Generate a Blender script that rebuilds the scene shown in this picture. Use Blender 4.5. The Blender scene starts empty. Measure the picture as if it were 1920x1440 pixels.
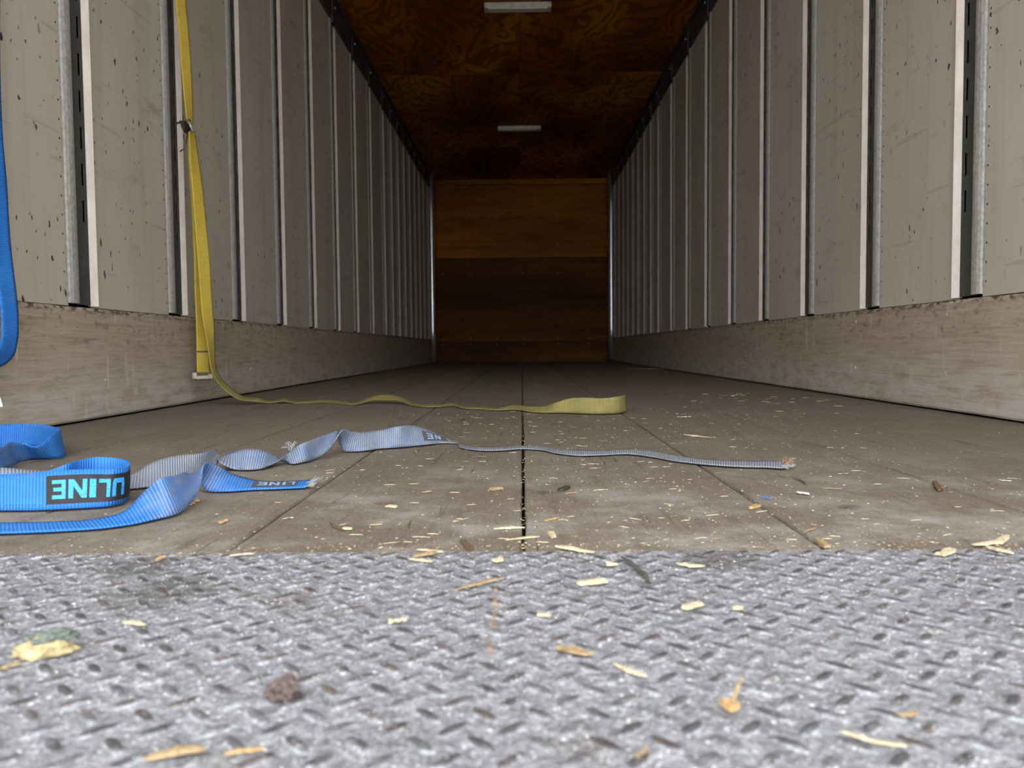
import bpy, bmesh, math, random
from mathutils import Vector, Matrix, noise as mnoise

scene = bpy.context.scene
COL = scene.collection

# ------------------------------------------------------------------ camera, sky, exposure
cam_data = bpy.data.cameras.new('camera')
cam = bpy.data.objects.new('camera', cam_data)
COL.objects.link(cam)
cam_data.sensor_width = 36.0
cam_data.lens = 36.0 * 1442.0 / 1920.0
cam_data.clip_start = 0.02
CAM_H = 0.2
_r = Vector((0.99987279, 0.01317543, -0.00898994))
_u = Vector((0.0083602, 0.04709609, 0.99885538))
_f = Vector((-0.01358374, 0.99880347, -0.04697995))
cam.matrix_world = Matrix(((_r.x, _u.x, -_f.x, 0.0), (_r.y, _u.y, -_f.y, 0.0), (_r.z, _u.z, -_f.z, CAM_H), (0, 0, 0, 1)))
cam_data.dof.use_dof = True
cam_data.dof.focus_distance = 1.5
cam_data.dof.aperture_fstop = 8.0
scene.camera = cam

world = bpy.data.worlds.new('overcast_sky')
scene.world = world
world.use_nodes = True
_bg = world.node_tree.nodes['Background']
_bg.inputs['Color'].default_value = (0.95, 0.97, 1.0, 1)
_bg.inputs['Strength'].default_value = 1.6

scene.view_settings.view_transform = 'Standard'
scene.view_settings.look = 'None'
scene.view_settings.gamma = 1.0
scene.view_settings.use_curve_mapping = False
scene.view_settings.exposure = 1.94
scene.cycles.max_bounces = 16
scene.cycles.diffuse_bounces = 12
scene.cycles.glossy_bounces = 6
scene.cycles.use_adaptive_sampling = False

# ------------------------------------------------------------------ trailer measures (metres)
HALF = 1.265          # inner face of the wall panels
KICK = 1.24           # inner face of the scuff rails
KICK_TOP = 0.325
RAIL_BOT, CEIL = 2.40, 2.58
Y0, Y1 = -0.12, 11.0  # door opening, front wall
TREAD_END = 0.748
POSTS = [2.25 + 0.61 * k for k in range(-3, 9)] + [7.13 + 0.412 * k for k in range(1, 9)]

# ------------------------------------------------------------------ helpers
def link(o, parent=None):
    COL.objects.link(o)
    if parent is not None:
        o.parent = parent
    return o

def mesh_obj(name, verts, faces, mat, parent=None, smooth=False):
    me = bpy.data.meshes.new(name)
    me.from_pydata([tuple(v) for v in verts], [], faces)
    me.update()
    if mat:
        me.materials.append(mat)
    if smooth:
        for p in me.polygons:
            p.use_smooth = True
    return link(bpy.data.objects.new(name, me), parent)

def empty(name, loc=(0, 0, 0)):
    o = bpy.data.objects.new(name, None)
    o.location = loc
    o.empty_display_size = 0.05
    return link(o)

def tag(o, label=None, cat=None, group=None, kind=None):
    if label: o['label'] = label
    if cat: o['category'] = cat
    if group: o['group'] = group
    if kind: o['kind'] = kind
    return o

def box_vf(x0, x1, y0, y1, z0, z1):
    v = [(x0, y0, z0), (x1, y0, z0), (x1, y1, z0), (x0, y1, z0), (x0, y0, z1), (x1, y0, z1), (x1, y1, z1), (x0, y1, z1)]
    f = [(0, 3, 2, 1), (4, 5, 6, 7), (0, 1, 5, 4), (1, 2, 6, 5), (2, 3, 7, 6), (3, 0, 4, 7)]
    return v, f

class MB:
    """collects several shapes into one mesh"""
    def __init__(self): self.v, self.f = [], []
    def add(self, v, f):
        n = len(self.v)
        self.v += list(v); self.f += [tuple(i + n for i in q) for q in f]
        return self
    def box(self, *a): return self.add(*box_vf(*a))
    def build(self, name, mat, parent=None, smooth=False): return mesh_obj(name, self.v, self.f, mat, parent, smooth)

def bevel(o, w, seg=1):
    m = o.modifiers.new('bevel', 'BEVEL'); m.width = w; m.segments = seg; m.limit_method = 'ANGLE'
    return o

def extrude_z(profile, z0, z1, nz=1):
    """closed xy profile swept upward"""
    n = len(profile); v = []; f = []
    for k in range(nz + 1):
        z = z0 + (z1 - z0) * k / nz
        v += [(x, y, z) for x, y in profile]
    for k in range(nz):
        for i in range(n):
            j = (i + 1) % n
            f.append((k * n + i, k * n + j, (k + 1) * n + j, (k + 1) * n + i))
    f.append(tuple(range(n))[::-1]); f.append(tuple(nz * n + i for i in range(n)))
    return v, f

def tube_vf(pts, r, n=8):
    v, f = [], []
    pts = [Vector(p) for p in pts]
    for i, p in enumerate(pts):
        t = (pts[min(i + 1, len(pts) - 1)] - pts[max(i - 1, 0)]).normalized()
        a = t.orthogonal().normalized() if i == 0 else (a - t * a.dot(t)).normalized()
        b = t.cross(a)
        for k in range(n):
            q = 2 * math.pi * k / n
            v.append(p + a * math.cos(q) * r + b * math.sin(q) * r)
    for i in range(len(pts) - 1):
        for k in range(n):
            j = (k + 1) % n
            f.append((i * n + k, i * n + j, (i + 1) * n + j, (i + 1) * n + k))
    f.append(tuple(range(n))[::-1]); f.append(tuple((len(pts) - 1) * n + k for k in range(n)))
    return v, f

# ------------------------------------------------------------------ materials
class MT:
    def __init__(self, name):
        self.m = bpy.data.materials.new(name); self.m.use_nodes = True
        self.nt = self.m.node_tree; self.b = self.nt.nodes['Principled BSDF']
        self._pos = None
    def node(self, t, **kw):
        n = self.nt.nodes.new(t)
        for k, v in kw.items(): setattr(n, k, v)
        return n
    def put(self, sock, val):
        if isinstance(val, bpy.types.NodeSocket): self.nt.links.new(val, sock)
        else:
            if isinstance(val, tuple) and len(val) == 3 and sock.type == 'RGBA': val = val + (1,)
            sock.default_value = val
    def pos(self, scale=(1, 1, 1), rot=(0, 0, 0), loc=(0, 0, 0)):
        if self._pos is None: self._pos = self.node('ShaderNodeNewGeometry').outputs['Position']
        return self.vmap(self._pos, scale, rot, loc)
    def vmap(self, vec, scale=(1, 1, 1), rot=(0, 0, 0), loc=(0, 0, 0)):
        n = self.node('ShaderNodeMapping')
        self.put(n.inputs['Vector'], vec)
        n.inputs['Scale'].default_value = scale; n.inputs['Rotation'].default_value = rot; n.inputs['Location'].default_value = loc
        return n.outputs[0]
    def uv(self, scale=(1, 1, 1)):
        return self.vmap(self.node('ShaderNodeTexCoord').outputs['UV'], scale)
    def noise(self, vec, scale=1.0, detail=4.0, rough=0.55, dist=0.0):
        n = self.node('ShaderNodeTexNoise')
        self.put(n.inputs['Vector'], vec); n.inputs['Scale'].default_value = scale
        n.inputs['Detail'].default_value = detail; n.inputs['Roughness'].default_value = rough; n.inputs['Distortion'].default_value = dist
        return n.outputs['Fac']
    def voronoi(self, vec, scale, feature='F1', out='Distance'):
        n = self.node('ShaderNodeTexVoronoi', feature=feature)
        self.put(n.inputs['Vector'], vec); n.inputs['Scale'].default_value = scale
        return n.outputs[out]
    def math(self, op, a, b=0.0, c=0.0):
        n = self.node('ShaderNodeMath', operation=op)
        self.put(n.inputs[0], a); self.put(n.inputs[1], b); self.put(n.inputs[2], c)
        return n.outputs[0]
    def sep(self, vec):
        n = self.node('ShaderNodeSeparateXYZ'); self.put(n.inputs[0], vec)
        return n.outputs
    def step(self, x, lo, hi):
        n = self.node('ShaderNodeMapRange', interpolation_type='SMOOTHSTEP')
        self.put(n.inputs['Value'], x); self.put(n.inputs['From Min'], lo); self.put(n.inputs['From Max'], hi)
        return n.outputs['Result']
    def mix(self, fac, a, b, mode='MIX'):
        n = self.node('ShaderNodeMix', data_type='RGBA', blend_type=mode)
        self.put(n.inputs[0], fac); self.put(n.inputs[6], a); self.put(n.inputs[7], b)
        return n.outputs[2]
    def ramp(self, fac, stops):
        n = self.node('ShaderNodeValToRGB'); self.put(n.inputs['Fac'], fac)
        e = n.color_ramp.elements
        while len(e) < len(stops): e.new(0.5)
        for q, (p, c) in zip(e, stops): q.position = p; q.color = tuple(c) + (1,)
        return n.outputs['Color']
    def bump(self, height, strength=0.3, dist=0.002):
        n = self.node('ShaderNodeBump'); self.put(n.inputs['Height'], height)
        n.inputs['Strength'].default_value = strength; n.inputs['Distance'].default_value = dist
        self.nt.links.new(n.outputs[0], self.b.inputs['Normal'])
    def done(self, color, rough=0.6, metal=0.0, spec=0.5):
        self.put(self.b.inputs['Base Color'], color); self.put(self.b.inputs['Roughness'], rough)
        self.put(self.b.inputs['Metallic'], metal); self.put(self.b.inputs['Specular IOR Level'], spec)
        return self.m

def rgb(r, g, b):
    f = lambda c: (c / 255 / 12.92) if c <= 10.3 else ((c / 255 + 0.055) / 1.055) ** 2.4
    return (f(r), f(g), f(b))

def m_panel():
    t = MT('painted_wall_panel')
    big = t.noise(t.pos((1, 1.2, 0.7)), 2.2, 3)
    streak = t.noise(t.pos((1, 9, 0.45)), 2.0, 3)
    base = t.mix(big, rgb(178, 170, 154), rgb(203, 198, 184))
    base = t.mix(t.math('MULTIPLY', t.step(streak, 0.5, 0.72), 0.35), base, rgb(168, 156, 142))
    smudge = t.step(t.noise(t.pos((1, 1.0, 2.4), (0.5, 0, 0)), 5.0, 6, 0.65), 0.56, 0.78)
    base = t.mix(t.math('MULTIPLY', smudge, 0.6), base, rgb(140, 126, 112))
    mask = t.step(t.noise(t.pos(loc=(3, 1, 7)), 1.9, 2), 0.42, 0.56)
    dash = t.step(t.noise(t.pos((1, 4.2, 2.0), (0.75, 0, 0)), 11.0, 2, 0.4), 0.685, 0.71)
    spot = t.step(t.noise(t.pos(loc=(0, 5, 2)), 42.0, 2, 0.5), 0.735, 0.76)
    line = t.step(t.noise(t.pos((1, 0.6, 9.0), (-0.42, 0, 0), (1, 2, 3)), 4.2, 1, 0.3), 0.73, 0.75)
    marks = t.math('MULTIPLY', t.math('MAXIMUM', dash, spot), mask)
    base = t.mix(t.math('MULTIPLY', line, 0.22), base, rgb(120, 104, 92))
    base = t.mix(t.math('MULTIPLY', marks, 0.93), base, rgb(38, 34, 32))
    t.bump(t.noise(t.pos(), 6.0, 3), 0.12, 0.01)
    return t.done(base, 0.5, 0, 0.35)

def m_galv(name, a, b, rough=0.5, metal=0.55):
    t = MT(name)
    sp = t.voronoi(t.pos((1, 1, 0.6)), 160, out='Color')
    s = t.sep(sp)[0]
    n = t.noise(t.pos((1, 1, 0.4)), 30, 5, 0.7)
    c = t.mix(t.math('MULTIPLY_ADD', s, 0.5, t.math('MULTIPLY', n, 0.5)), a, b)
    rust = t.step(t.noise(t.pos((1, 1, 0.5)), 55, 5, 0.7), 0.60, 0.72)
    low = t.step(t.sep(t.pos())[2], 0.75, 0.30)
    c = t.mix(t.math('MULTIPLY', rust, t.math('MULTIPLY_ADD', low, 0.55, 0.1)), c, rgb(112, 88, 74))
    t.bump(n, 0.25, 0.002)
    return t.done(c, rough, metal)

def m_kick():
    t = MT('scuffed_rail_paint')
    big = t.noise(t.pos((1, 0.8, 2.0)), 3.0, 4)
    c = t.mix(big, rgb(160, 145, 125), rgb(186, 174, 156))
    z = t.sep(t.pos())[2]
    speck = t.step(t.noise(t.pos((1, 1, 1.6)), 26, 4, 0.6), 0.55, 0.66)
    top = t.step(z, 0.17, 0.25)
    c = t.mix(t.math('MULTIPLY', t.math('MULTIPLY', speck, top), 0.6), c, rgb(120, 98, 78))
    grime = t.step(t.noise(t.pos((1, 1.4, 14)), 3.0, 6, 0.68), 0.52, 0.70)
    c = t.mix(t.math('MULTIPLY', grime, 0.45), c, rgb(104, 92, 80))
    grey = t.math('MULTIPLY', t.step(z, 0.22, 0.05), t.step(t.noise(t.pos((1, 2, 6)), 4.0, 5), 0.35, 0.6))
    c = t.mix(t.math('MULTIPLY', grey, 0.7), c, rgb(196, 193, 186))
    fib = t.noise(t.pos((1, 2.2, 40)), 3.0, 6, 0.75)
    c = t.mix(t.math('MULTIPLY', t.step(fib, 0.5, 0.7), 0.4), c, rgb(112, 98, 82))
    c = t.mix(t.math('MULTIPLY', t.step(fib, 0.5, 0.32), 0.4), c, rgb(206, 198, 184))
    scr = t.step(t.noise(t.pos((1, 3.2, 0.8), (0.6, 0, 0)), 11.0, 3, 0.55), 0.64, 0.72)
    scr2 = t.step(t.noise(t.pos((1, 1.2, 26)), 4.0, 4, 0.6), 0.66, 0.74)
    c = t.mix(t.math('MULTIPLY', t.math('MAXIMUM', scr, scr2), 0.5), c, rgb(214, 206, 194))
    scr3 = t.step(t.noise(t.pos((1, 6.0, 1.2), (0.12, 0, 0), (0, 4, 0)), 2.4, 4, 0.6), 0.60, 0.74)
    c = t.mix(t.math('MULTIPLY', scr3, 0.5), c, rgb(212, 206, 196))
    dark = t.step(t.noise(t.pos((1, 1.0, 30)), 5.0, 5, 0.7), 0.64, 0.72)
    c = t.mix(t.math('MULTIPLY', dark, 0.55), c, rgb(74, 66, 58))
    lip = t.step(z, KICK_TOP - 0.022, KICK_TOP - 0.004)
    c = t.mix(t.math('MULTIPLY', lip, t.step(t.noise(t.pos((1, 4, 9)), 9, 5), 0.45, 0.6)), c, rgb(76, 62, 52))
    t.bump(t.noise(t.pos((1, 1, 5)), 18, 6, 0.7), 0.35, 0.003)
    return t.done(c, 0.55, 0, 0.4)

def m_plywood(name, dark, mid, light, axis_scale, lines=26.0, rough=0.6, gw=0.6):
    t = MT(name)
    rnd = t.node('ShaderNodeObjectInfo').outputs['Random']
    off = t.node('ShaderNodeVectorMath', operation='ADD')
    t.put(off.inputs[0], t.pos(axis_scale))
    cmb = t.node('ShaderNodeCombineXYZ')
    for k in range(3): t.put(cmb.inputs[k], t.math('MULTIPLY', rnd, 17.0 + 9 * k))
    t.put(off.inputs[1], cmb.outputs[0])
    v = off.outputs[0]
    n = t.noise(v, 1.3, 3, 0.5, 0.6)
    g = t.math('SINE', t.math('MULTIPLY', n, lines * 6.28))
    g = t.math('MULTIPLY_ADD', g, 0.5, 0.5)
    patch = t.noise(v, 0.9, 2, 0.5, 0.3)
    c = t.ramp(patch, [(0.32, dark), (0.5, mid), (0.66, light)])
    c = t.mix(t.math('MULTIPLY', t.step(g, 0.45, 0.95), gw), c, tuple(q * 0.55 for q in dark))
    fine = t.noise(t.pos(tuple(6 * s for s in axis_scale)), 7, 5, 0.7)
    c = t.mix(t.math('MULTIPLY', t.step(fine, 0.45, 0.75), 0.35), c, dark)
    c = t.mix(1.0, c, t.mix(rnd, (0.72, 0.70, 0.68), (1, 1, 1)), 'MULTIPLY')
    chip = t.step(t.noise(t.pos((2.2, 1, 1)), 26, 2), 0.765, 0.78)
    c = t.mix(t.math('MULTIPLY', chip, 0.6), c, rgb(190, 150, 110))
    t.bump(fine, 0.15, 0.002)
    return t.done(c, rough, 0, 0.12)

def m_floor():
    t = MT('dusty_worn_plank')
    rnd = t.node('ShaderNodeObjectInfo').outputs['Random']
    big = t.noise(t.pos((1, 0.6, 1)), 3.2, 5, 0.6)
    c = t.mix(big, rgb(98, 89, 76), rgb(124, 115, 102))
    c = t.mix(0.25, c, t.mix(rnd, rgb(88, 79, 67), rgb(128, 119, 107)))
    grain = t.noise(t.pos((14, 0.8, 1)), 6, 6, 0.7)
    c = t.mix(t.math('MULTIPLY', t.step(grain, 0.50, 0.72), 0.5), c, rgb(58, 49, 40))
    dust = t.step(t.noise(t.pos(), 5.5, 6, 0.7), 0.42, 0.68)
    y = t.sep(t.pos())[1]
    near = t.step(y, 1.5, 0.75)
    c = t.mix(t.math('MULTIPLY', dust, t.math('MULTIPLY_ADD', near, 0.65, 0.15)), c, rgb(158, 154, 147))
    crack = t.step(t.noise(t.pos((34, 1.3, 1), (0, 0, 0.06)), 3.0, 4, 0.65, 0.8), 0.665, 0.70)
    c = t.mix(t.math('MULTIPLY', crack, 0.75), c, rgb(42, 34, 28))
    speck = t.step(t.voronoi(t.pos(), 330), 0.30, 0.18)
    smask = t.step(t.noise(t.pos(loc=(7, 3, 1)), 60, 3), 0.50, 0.62)
    c = t.mix(t.math('MULTIPLY', t.math('MULTIPLY', speck, smask), 0.7), c, rgb(176, 164, 142))
    fg = t.noise(t.pos((2.5, 1, 1)), 150, 5, 0.8)
    c = t.mix(t.math('MULTIPLY', t.step(fg, 0.48, 0.30), 0.55), c, rgb(58, 50, 42))
    c = t.mix(t.math('MULTIPLY', t.step(fg, 0.52, 0.70), 0.45), c, rgb(158, 150, 138))
    stain = t.step(t.noise(t.pos(loc=(2, 8, 0)), 8, 3), 0.66, 0.76)
    c = t.mix(t.math('MULTIPLY', stain, 0.55), c, rgb(50, 41, 33))
    t.bump(t.math('SUBTRACT', t.noise(t.pos((5, 1, 1)), 60, 5, 0.7), t.math('MULTIPLY', crack, 1.0)), 0.35, 0.003)
    return t.done(c, 0.75, 0, 0.25)

def m_tread():
    t = MT('dusty_steel_tread')
    z = t.sep(t.pos())[2]
    big = t.noise(t.pos(), 6.0, 4, 0.6)
    c = t.mix(big, rgb(100, 101, 104), rgb(134, 135, 139))
    fine = t.noise(t.pos(), 230, 3, 0.8)
    c = t.mix(t.math('MULTIPLY', t.step(fine, 0.47, 0.66), 0.75), c, rgb(174, 176, 181))
    c = t.mix(t.math('MULTIPLY', t.step(fine, 0.46, 0.30), 0.65), c, rgb(84, 82, 82))
    mott = t.noise(t.pos(loc=(2, 2, 2)), 75, 4, 0.7)
    c = t.mix(t.math('MULTIPLY', t.step(mott, 0.50, 0.66), 0.6), c, rgb(172, 174, 179))
    c = t.mix(t.math('MULTIPLY', t.step(mott, 0.47, 0.32), 0.6), c, rgb(90, 87, 86))
    soil = t.step(t.noise(t.pos(loc=(4, 2, 0)), 9.0, 4, 0.65), 0.58, 0.72)
    c = t.mix(t.math('MULTIPLY', soil, 0.55), c, rgb(98, 88, 77))
    xx, yy = t.sep(t.pos())[0], t.sep(t.pos())[1]
    for cx, cy, r in ((0.185, 0.715, 0.055), (-0.30, 0.63, 0.06), (-0.36, 0.70, 0.05)):
        d2 = t.math('SQRT', t.math('ADD', t.math('POWER', t.math('SUBTRACT', xx, cx), 2.0), t.math('POWER', t.math('SUBTRACT', yy, cy), 2.0)))
        d2 = t.math('ADD', d2, t.math('MULTIPLY_ADD', t.noise(t.pos(), 32, 4, 0.6), 0.06, -0.03))
        c = t.mix(t.math('MULTIPLY', t.step(d2, r, r * 0.35), 0.55), c, rgb(64, 58, 52))
    wear = t.step(t.math('ADD', z, t.math('MULTIPLY_ADD', t.noise(t.pos(), 70, 4, 0.7), 0.0024, -0.0012)), 0.0007, 0.0018)
    rusty = t.step(t.noise(t.pos(loc=(1, 1, 5)), 30, 4, 0.6), 0.5, 0.7)
    wear = t.math('MULTIPLY', wear, t.math('MULTIPLY_ADD', t.step(t.noise(t.pos(loc=(6, 6, 1)), 17, 3), 0.36, 0.58), 0.45, 0.38))
    c = t.mix(wear, c, t.mix(rusty, rgb(52, 48, 47), rgb(84, 64, 54)))
    grit = t.step(t.voronoi(t.pos(), 430), 0.34, 0.20)
    gm = t.step(t.noise(t.pos(loc=(9, 3, 1)), 90, 2), 0.52, 0.62)
    c = t.mix(t.math('MULTIPLY', grit, gm), c, rgb(196, 194, 190))
    x, y = t.sep(t.pos())[0], t.sep(t.pos())[1]
    wig = t.math('MULTIPLY_ADD', t.noise(t.pos(), 26, 3), 0.006, -0.003)
    run = t.step(t.math('ABSOLUTE', t.math('ADD', t.math('ADD', x, 0.0228), wig)), 0.0021, 0.0009)
    run = t.math('MULTIPLY', run, t.math('MULTIPLY', t.step(y, 0.488, 0.498), t.step(y, 0.64, 0.62)))
    run = t.math('MULTIPLY', run, t.step(t.noise(t.pos((1, 1.5, 1)), 70, 2), 0.42, 0.52))
    c = t.mix(t.math('MULTIPLY', run, 0.8), c, rgb(150, 120, 92))
    t.bump(t.math('ADD', fine, t.math('MULTIPLY', t.noise(t.pos(), 60, 3), 2.5)), 0.8, 0.003)
    return t.done(c, 0.62, 0.05, 0.35)

def m_web(name, c1, c2, worn, print_col=None):
    """woven webbing: u runs along the strap in metres, v across in metres"""
    t = MT(name)
    uv = t.node('ShaderNodeTexCoord').outputs['UV']
    u, v = t.sep(uv)[0], t.sep(uv)[1]
    rib = t.math('MULTIPLY_ADD', t.math('SINE', t.math('MULTIPLY', u, 6.2832 / 0.0042)), 0.5, 0.5)
    thr = t.math('MULTIPLY_ADD', t.math('SINE', t.math('MULTIPLY', v, 6.2832 / 0.0017)), 0.5, 0.5)
    patch = t.noise(t.vmap(uv, (9, 22, 1)), 1.0, 4, 0.6)
    c = t.mix(patch, c1, c2)
    c = t.mix(t.math('MULTIPLY', t.math('SUBTRACT', 1.0, rib), 0.5), c, tuple(q * 0.35 for q in c1))
    c = t.mix(t.math('MULTIPLY', thr, 0.16), c, tuple(min(1, q * 1.25 + 0.05) for q in c2))
    dash = t.math('MULTIPLY', t.step(t.math('ABSOLUTE', t.math('SUBTRACT', v, 0.0065)), 0.0007, 0.0003),
                  t.step(t.math('SINE', t.math('MULTIPLY', u, 6.2832 / 0.0075)), -0.2, 0.0))
    c = t.mix(t.math('MULTIPLY', dash, 0.6), c, tuple(q * 0.25 for q in c1))
    at = t.node('ShaderNodeAttribute', attribute_name='dirt').outputs['Fac']
    dn = t.noise(t.vmap(uv, (26, 60, 1)), 1.0, 5, 0.65)
    d = t.step(t.math('ADD', t.math('MULTIPLY', at, 1.1), t.math('MULTIPLY_ADD', dn, 0.8, -0.45)), 0.15, 0.95)
    c = t.mix(t.math('MULTIPLY', d, 0.9), c, t.mix(rib, tuple(q * 0.45 for q in worn), worn))
    st = t.step(t.noise(t.vmap(uv, (14, 30, 1), loc=(3, 3, 3)), 1.0, 5, 0.7), 0.56, 0.72)
    c = t.mix(t.math('MULTIPLY', st, 0.4), c, tuple(q * 0.5 for q in worn))
    t.bump(t.math('MULTIPLY_ADD', rib, 1.0, t.math('MULTIPLY', thr, 0.25)), 0.8, 0.001)
    return t.done(c, 0.55, 0, 0.35)

def m_simple(name, a, b, scale=40.0, rough=0.7, metal=0.0, stretch=(1, 1, 1), bump=0.25):
    t = MT(name)
    n = t.noise(t.pos(stretch), scale, 4, 0.65)
    c = t.mix(t.step(n, 0.3, 0.7), a, b)
    if bump: t.bump(n, bump, 0.001)
    return t.done(c, rough, metal, 0.35)

M = {}
M['panel'] = m_panel()
M['galv'] = m_galv('galvanised_flange', rgb(136, 135, 129), rgb(188, 187, 180), 0.55, 0.15)
M['web'] = m_galv('shade_darkened_web', rgb(60, 63, 60), rgb(84, 87, 83), 0.6, 0.2)  # darkened galvanising: the shade of the post recess is painted into the colour
M['lip'] = m_simple('pale_post_lip', rgb(214, 202, 192), rgb(232, 224, 216), 22, 0.5, 0, (1, 1, 0.4))  # far side of the post, paler than the flange on the near side
M['kick'] = m_kick()
M['rail'] = m_simple('dark_top_rail', rgb(58, 60, 58), rgb(84, 86, 83), 12, 0.55, 0.4, (1, 0.4, 1))
M['backing'] = m_simple('dark_wall_cavity', rgb(36, 34, 32), rgb(50, 47, 44), 10, 0.8)
M['under'] = m_simple('dark_under_floor', rgb(30, 25, 21), rgb(42, 36, 30), 20, 0.9)
M['ceil'] = m_plywood('ceiling_plywood', rgb(108, 58, 16), rgb(160, 92, 22), rgb(196, 132, 36), (1.5, 0.8, 1), 11)
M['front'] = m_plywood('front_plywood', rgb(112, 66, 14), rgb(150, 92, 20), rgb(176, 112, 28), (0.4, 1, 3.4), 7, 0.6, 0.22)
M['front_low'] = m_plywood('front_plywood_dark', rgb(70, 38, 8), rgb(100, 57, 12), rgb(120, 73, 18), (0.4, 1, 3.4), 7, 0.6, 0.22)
M['floor'] = m_floor()
M['tread'] = m_tread()
M['mould'] = m_galv('corner_moulding', rgb(196, 200, 204), rgb(224, 228, 232), 0.28, 0.85)
M['lamp'] = m_simple('lamp_housing', rgb(176, 172, 164), rgb(200, 196, 188), 30, 0.45, 0.1)
M['lens'] = m_simple('lamp_lens', rgb(196, 192, 184), rgb(214, 210, 202), 60, 0.3, 0, (0.2, 1, 1))
M['steel'] = m_simple('bright_steel', rgb(150, 146, 140), rgb(190, 186, 178), 60, 0.35, 0.7)
M['zinc'] = m_simple('zinc_fitting', rgb(206, 196, 180), rgb(232, 224, 208), 90, 0.4, 0.3)
M['darksteel'] = m_simple('dark_steel', rgb(58, 54, 50), rgb(84, 80, 74), 60, 0.45, 0.5)
M['blue'] = m_web('blue_webbing', rgb(20, 90, 192), rgb(56, 146, 224), rgb(158, 160, 158))
M['yellow'] = m_web('yellow_webbing', rgb(190, 160, 46), rgb(222, 200, 88), rgb(152, 146, 98))
M['ink'] = m_simple('black_print', rgb(30, 30, 34), rgb(46, 45, 48), 900, 0.6, 0, (1, 1, 1), 0.5)
M['ink_worn'] = m_simple('worn_black_print', rgb(72, 69, 66), rgb(96, 92, 88), 500, 0.7)
M['letter'] = m_simple('blue_letter_print', rgb(30, 128, 232), rgb(70, 178, 246), 500, 0.5)
M['letter_worn'] = m_simple('worn_letter_print', rgb(120, 158, 200), rgb(160, 190, 222), 500, 0.6)
M['paper'] = m_simple('white_tag', rgb(226, 226, 224), rgb(242, 242, 240), 60, 0.7)
M['grey_print'] = m_simple('grey_tag_print', rgb(120, 120, 130), rgb(140, 140, 150), 60, 0.7)
M['fray'] = m_simple('frayed_fibre', rgb(128, 130, 132), rgb(164, 164, 162), 300, 0.8)
M['fray_rust'] = m_simple('rusty_fibre', rgb(112, 84, 58), rgb(146, 112, 80), 300, 0.8)
M['ground'] = m_simple('yard_gravel', rgb(150, 146, 140), rgb(176, 172, 166), 3, 0.9)
CH = {}
for k, a, b in [('pale', (168, 154, 122), (206, 194, 164)), ('tan', (132, 112, 82), (166, 144, 108)), ('brown', (78, 62, 44), (110, 91, 68)),
                ('orange', (164, 126, 82), (194, 160, 114)), ('white', (190, 188, 184), (220, 219, 216)), ('blue', (44, 84, 150), (80, 120, 176)),
                ('dark', (44, 35, 27), (76, 63, 50)), ('grey', (64, 62, 58), (92, 89, 83)), ('rust', (92, 66, 50), (116, 88, 70))]:
    CH[k] = m_simple(k + '_chip', rgb(*a), rgb(*b), 260, 0.75, 0, (1, 1, 1), 0.4)

# ------------------------------------------------------------------ structure: ground, floor
g = mesh_obj('ground', [(-40, -60, -1.25), (40, -60, -1.25), (40, 20, -1.25), (-40, 20, -1.25)], [(0, 1, 2, 3)], M['ground'])
tag(g, 'pale yard ground outside the trailer door', 'ground', kind='structure')

rng = random.Random(11)
floor = mesh_obj('floor', *box_vf(-1.32, 1.32, Y0, Y1 + 0.06, -0.09, -0.034), M['under'])
tag(floor, 'dusty worn brown plank floor running to the front wall', 'floor', kind='structure')
PW = 0.297
edges = [-1.262] + [k * PW for k in range(-4, 5)] + [1.262]
for i in range(len(edges) - 1):
    x0, x1 = edges[i] + 0.0023, edges[i + 1] - 0.0023
    dz = rng.uniform(-0.0012, 0.0)
    # long board with slightly wandering edges
    ny = 70
    v, f = [], []
    for k in range(ny + 1):
        y = TREAD_END + 0.003 + (Y1 - TREAD_END - 0.005) * (k / ny) ** 2.0
        a = 0.0014 * mnoise.noise((i * 3.1, y * 9.0, 0)); b = 0.0014 * mnoise.noise((i * 3.1 + 1.5, y * 9.0, 4))
        xa, xb = x0 + a, x1 + b
        v += [(xa, y, -0.033), (xa, y, dz - 0.003), (xa + 0.002, y, dz), (xb - 0.002, y, dz), (xb, y, dz - 0.003), (xb, y, -0.033)]
    for k in range(ny):
        for j in range(6):
            q = (j + 1) % 6
            f.append((k * 6 + j, (k + 1) * 6 + j, (k + 1) * 6 + q, k * 6 + q))
    f.append((0, 1, 2, 3, 4, 5)); f.append(tuple(ny * 6 + j for j in range(5, -1, -1)))
    mesh_obj('plank', v, f, M['floor'], floor)

tread = mesh_obj('floor_tread_plate', *box_vf(-1.262, 1.262, Y0, TREAD_END, -0.033, 0.0), M['tread'])
tag(tread, 'dusty grey steel tread plate across the rear of the floor', 'tread plate', kind='structure')

def bar_vf():
    L, W, Hh = 0.0125, 0.0042, 0.0021
    n = 10; v = []; f = []
    for s, z in ((1.0, -0.0003), (0.72, Hh * 0.72), (0.36, Hh)):
        for k in range(n):
            a = 2 * math.pi * k / n
            c = math.cos(a); si = math.sin(a)
            v.append((L * s * math.copysign(abs(c) ** 0.9, c), W * s * si, z))
    v.append((0, 0, Hh * 1.03))
    for r in range(2):
        for k in range(n):
            j = (k + 1) % n
            f.append((r * n + k, r * n + j, (r + 1) * n + j, (r + 1) * n + k))
    for k in range(n):
        f.append((2 * n + k, 2 * n + (k + 1) % n, 3 * n))
    return v, f
bv, bf = bar_vf()
bar_me = bpy.data.meshes.new('tread_bar')
bar_me.from_pydata(bv, [], bf); bar_me.materials.append(M['tread'])
for p in bar_me.polygons: p.use_smooth = True
PITCH = 0.0311
spots = []
ni = int(1.25 / PITCH); nj = int((TREAD_END - Y0) / PITCH)
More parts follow.
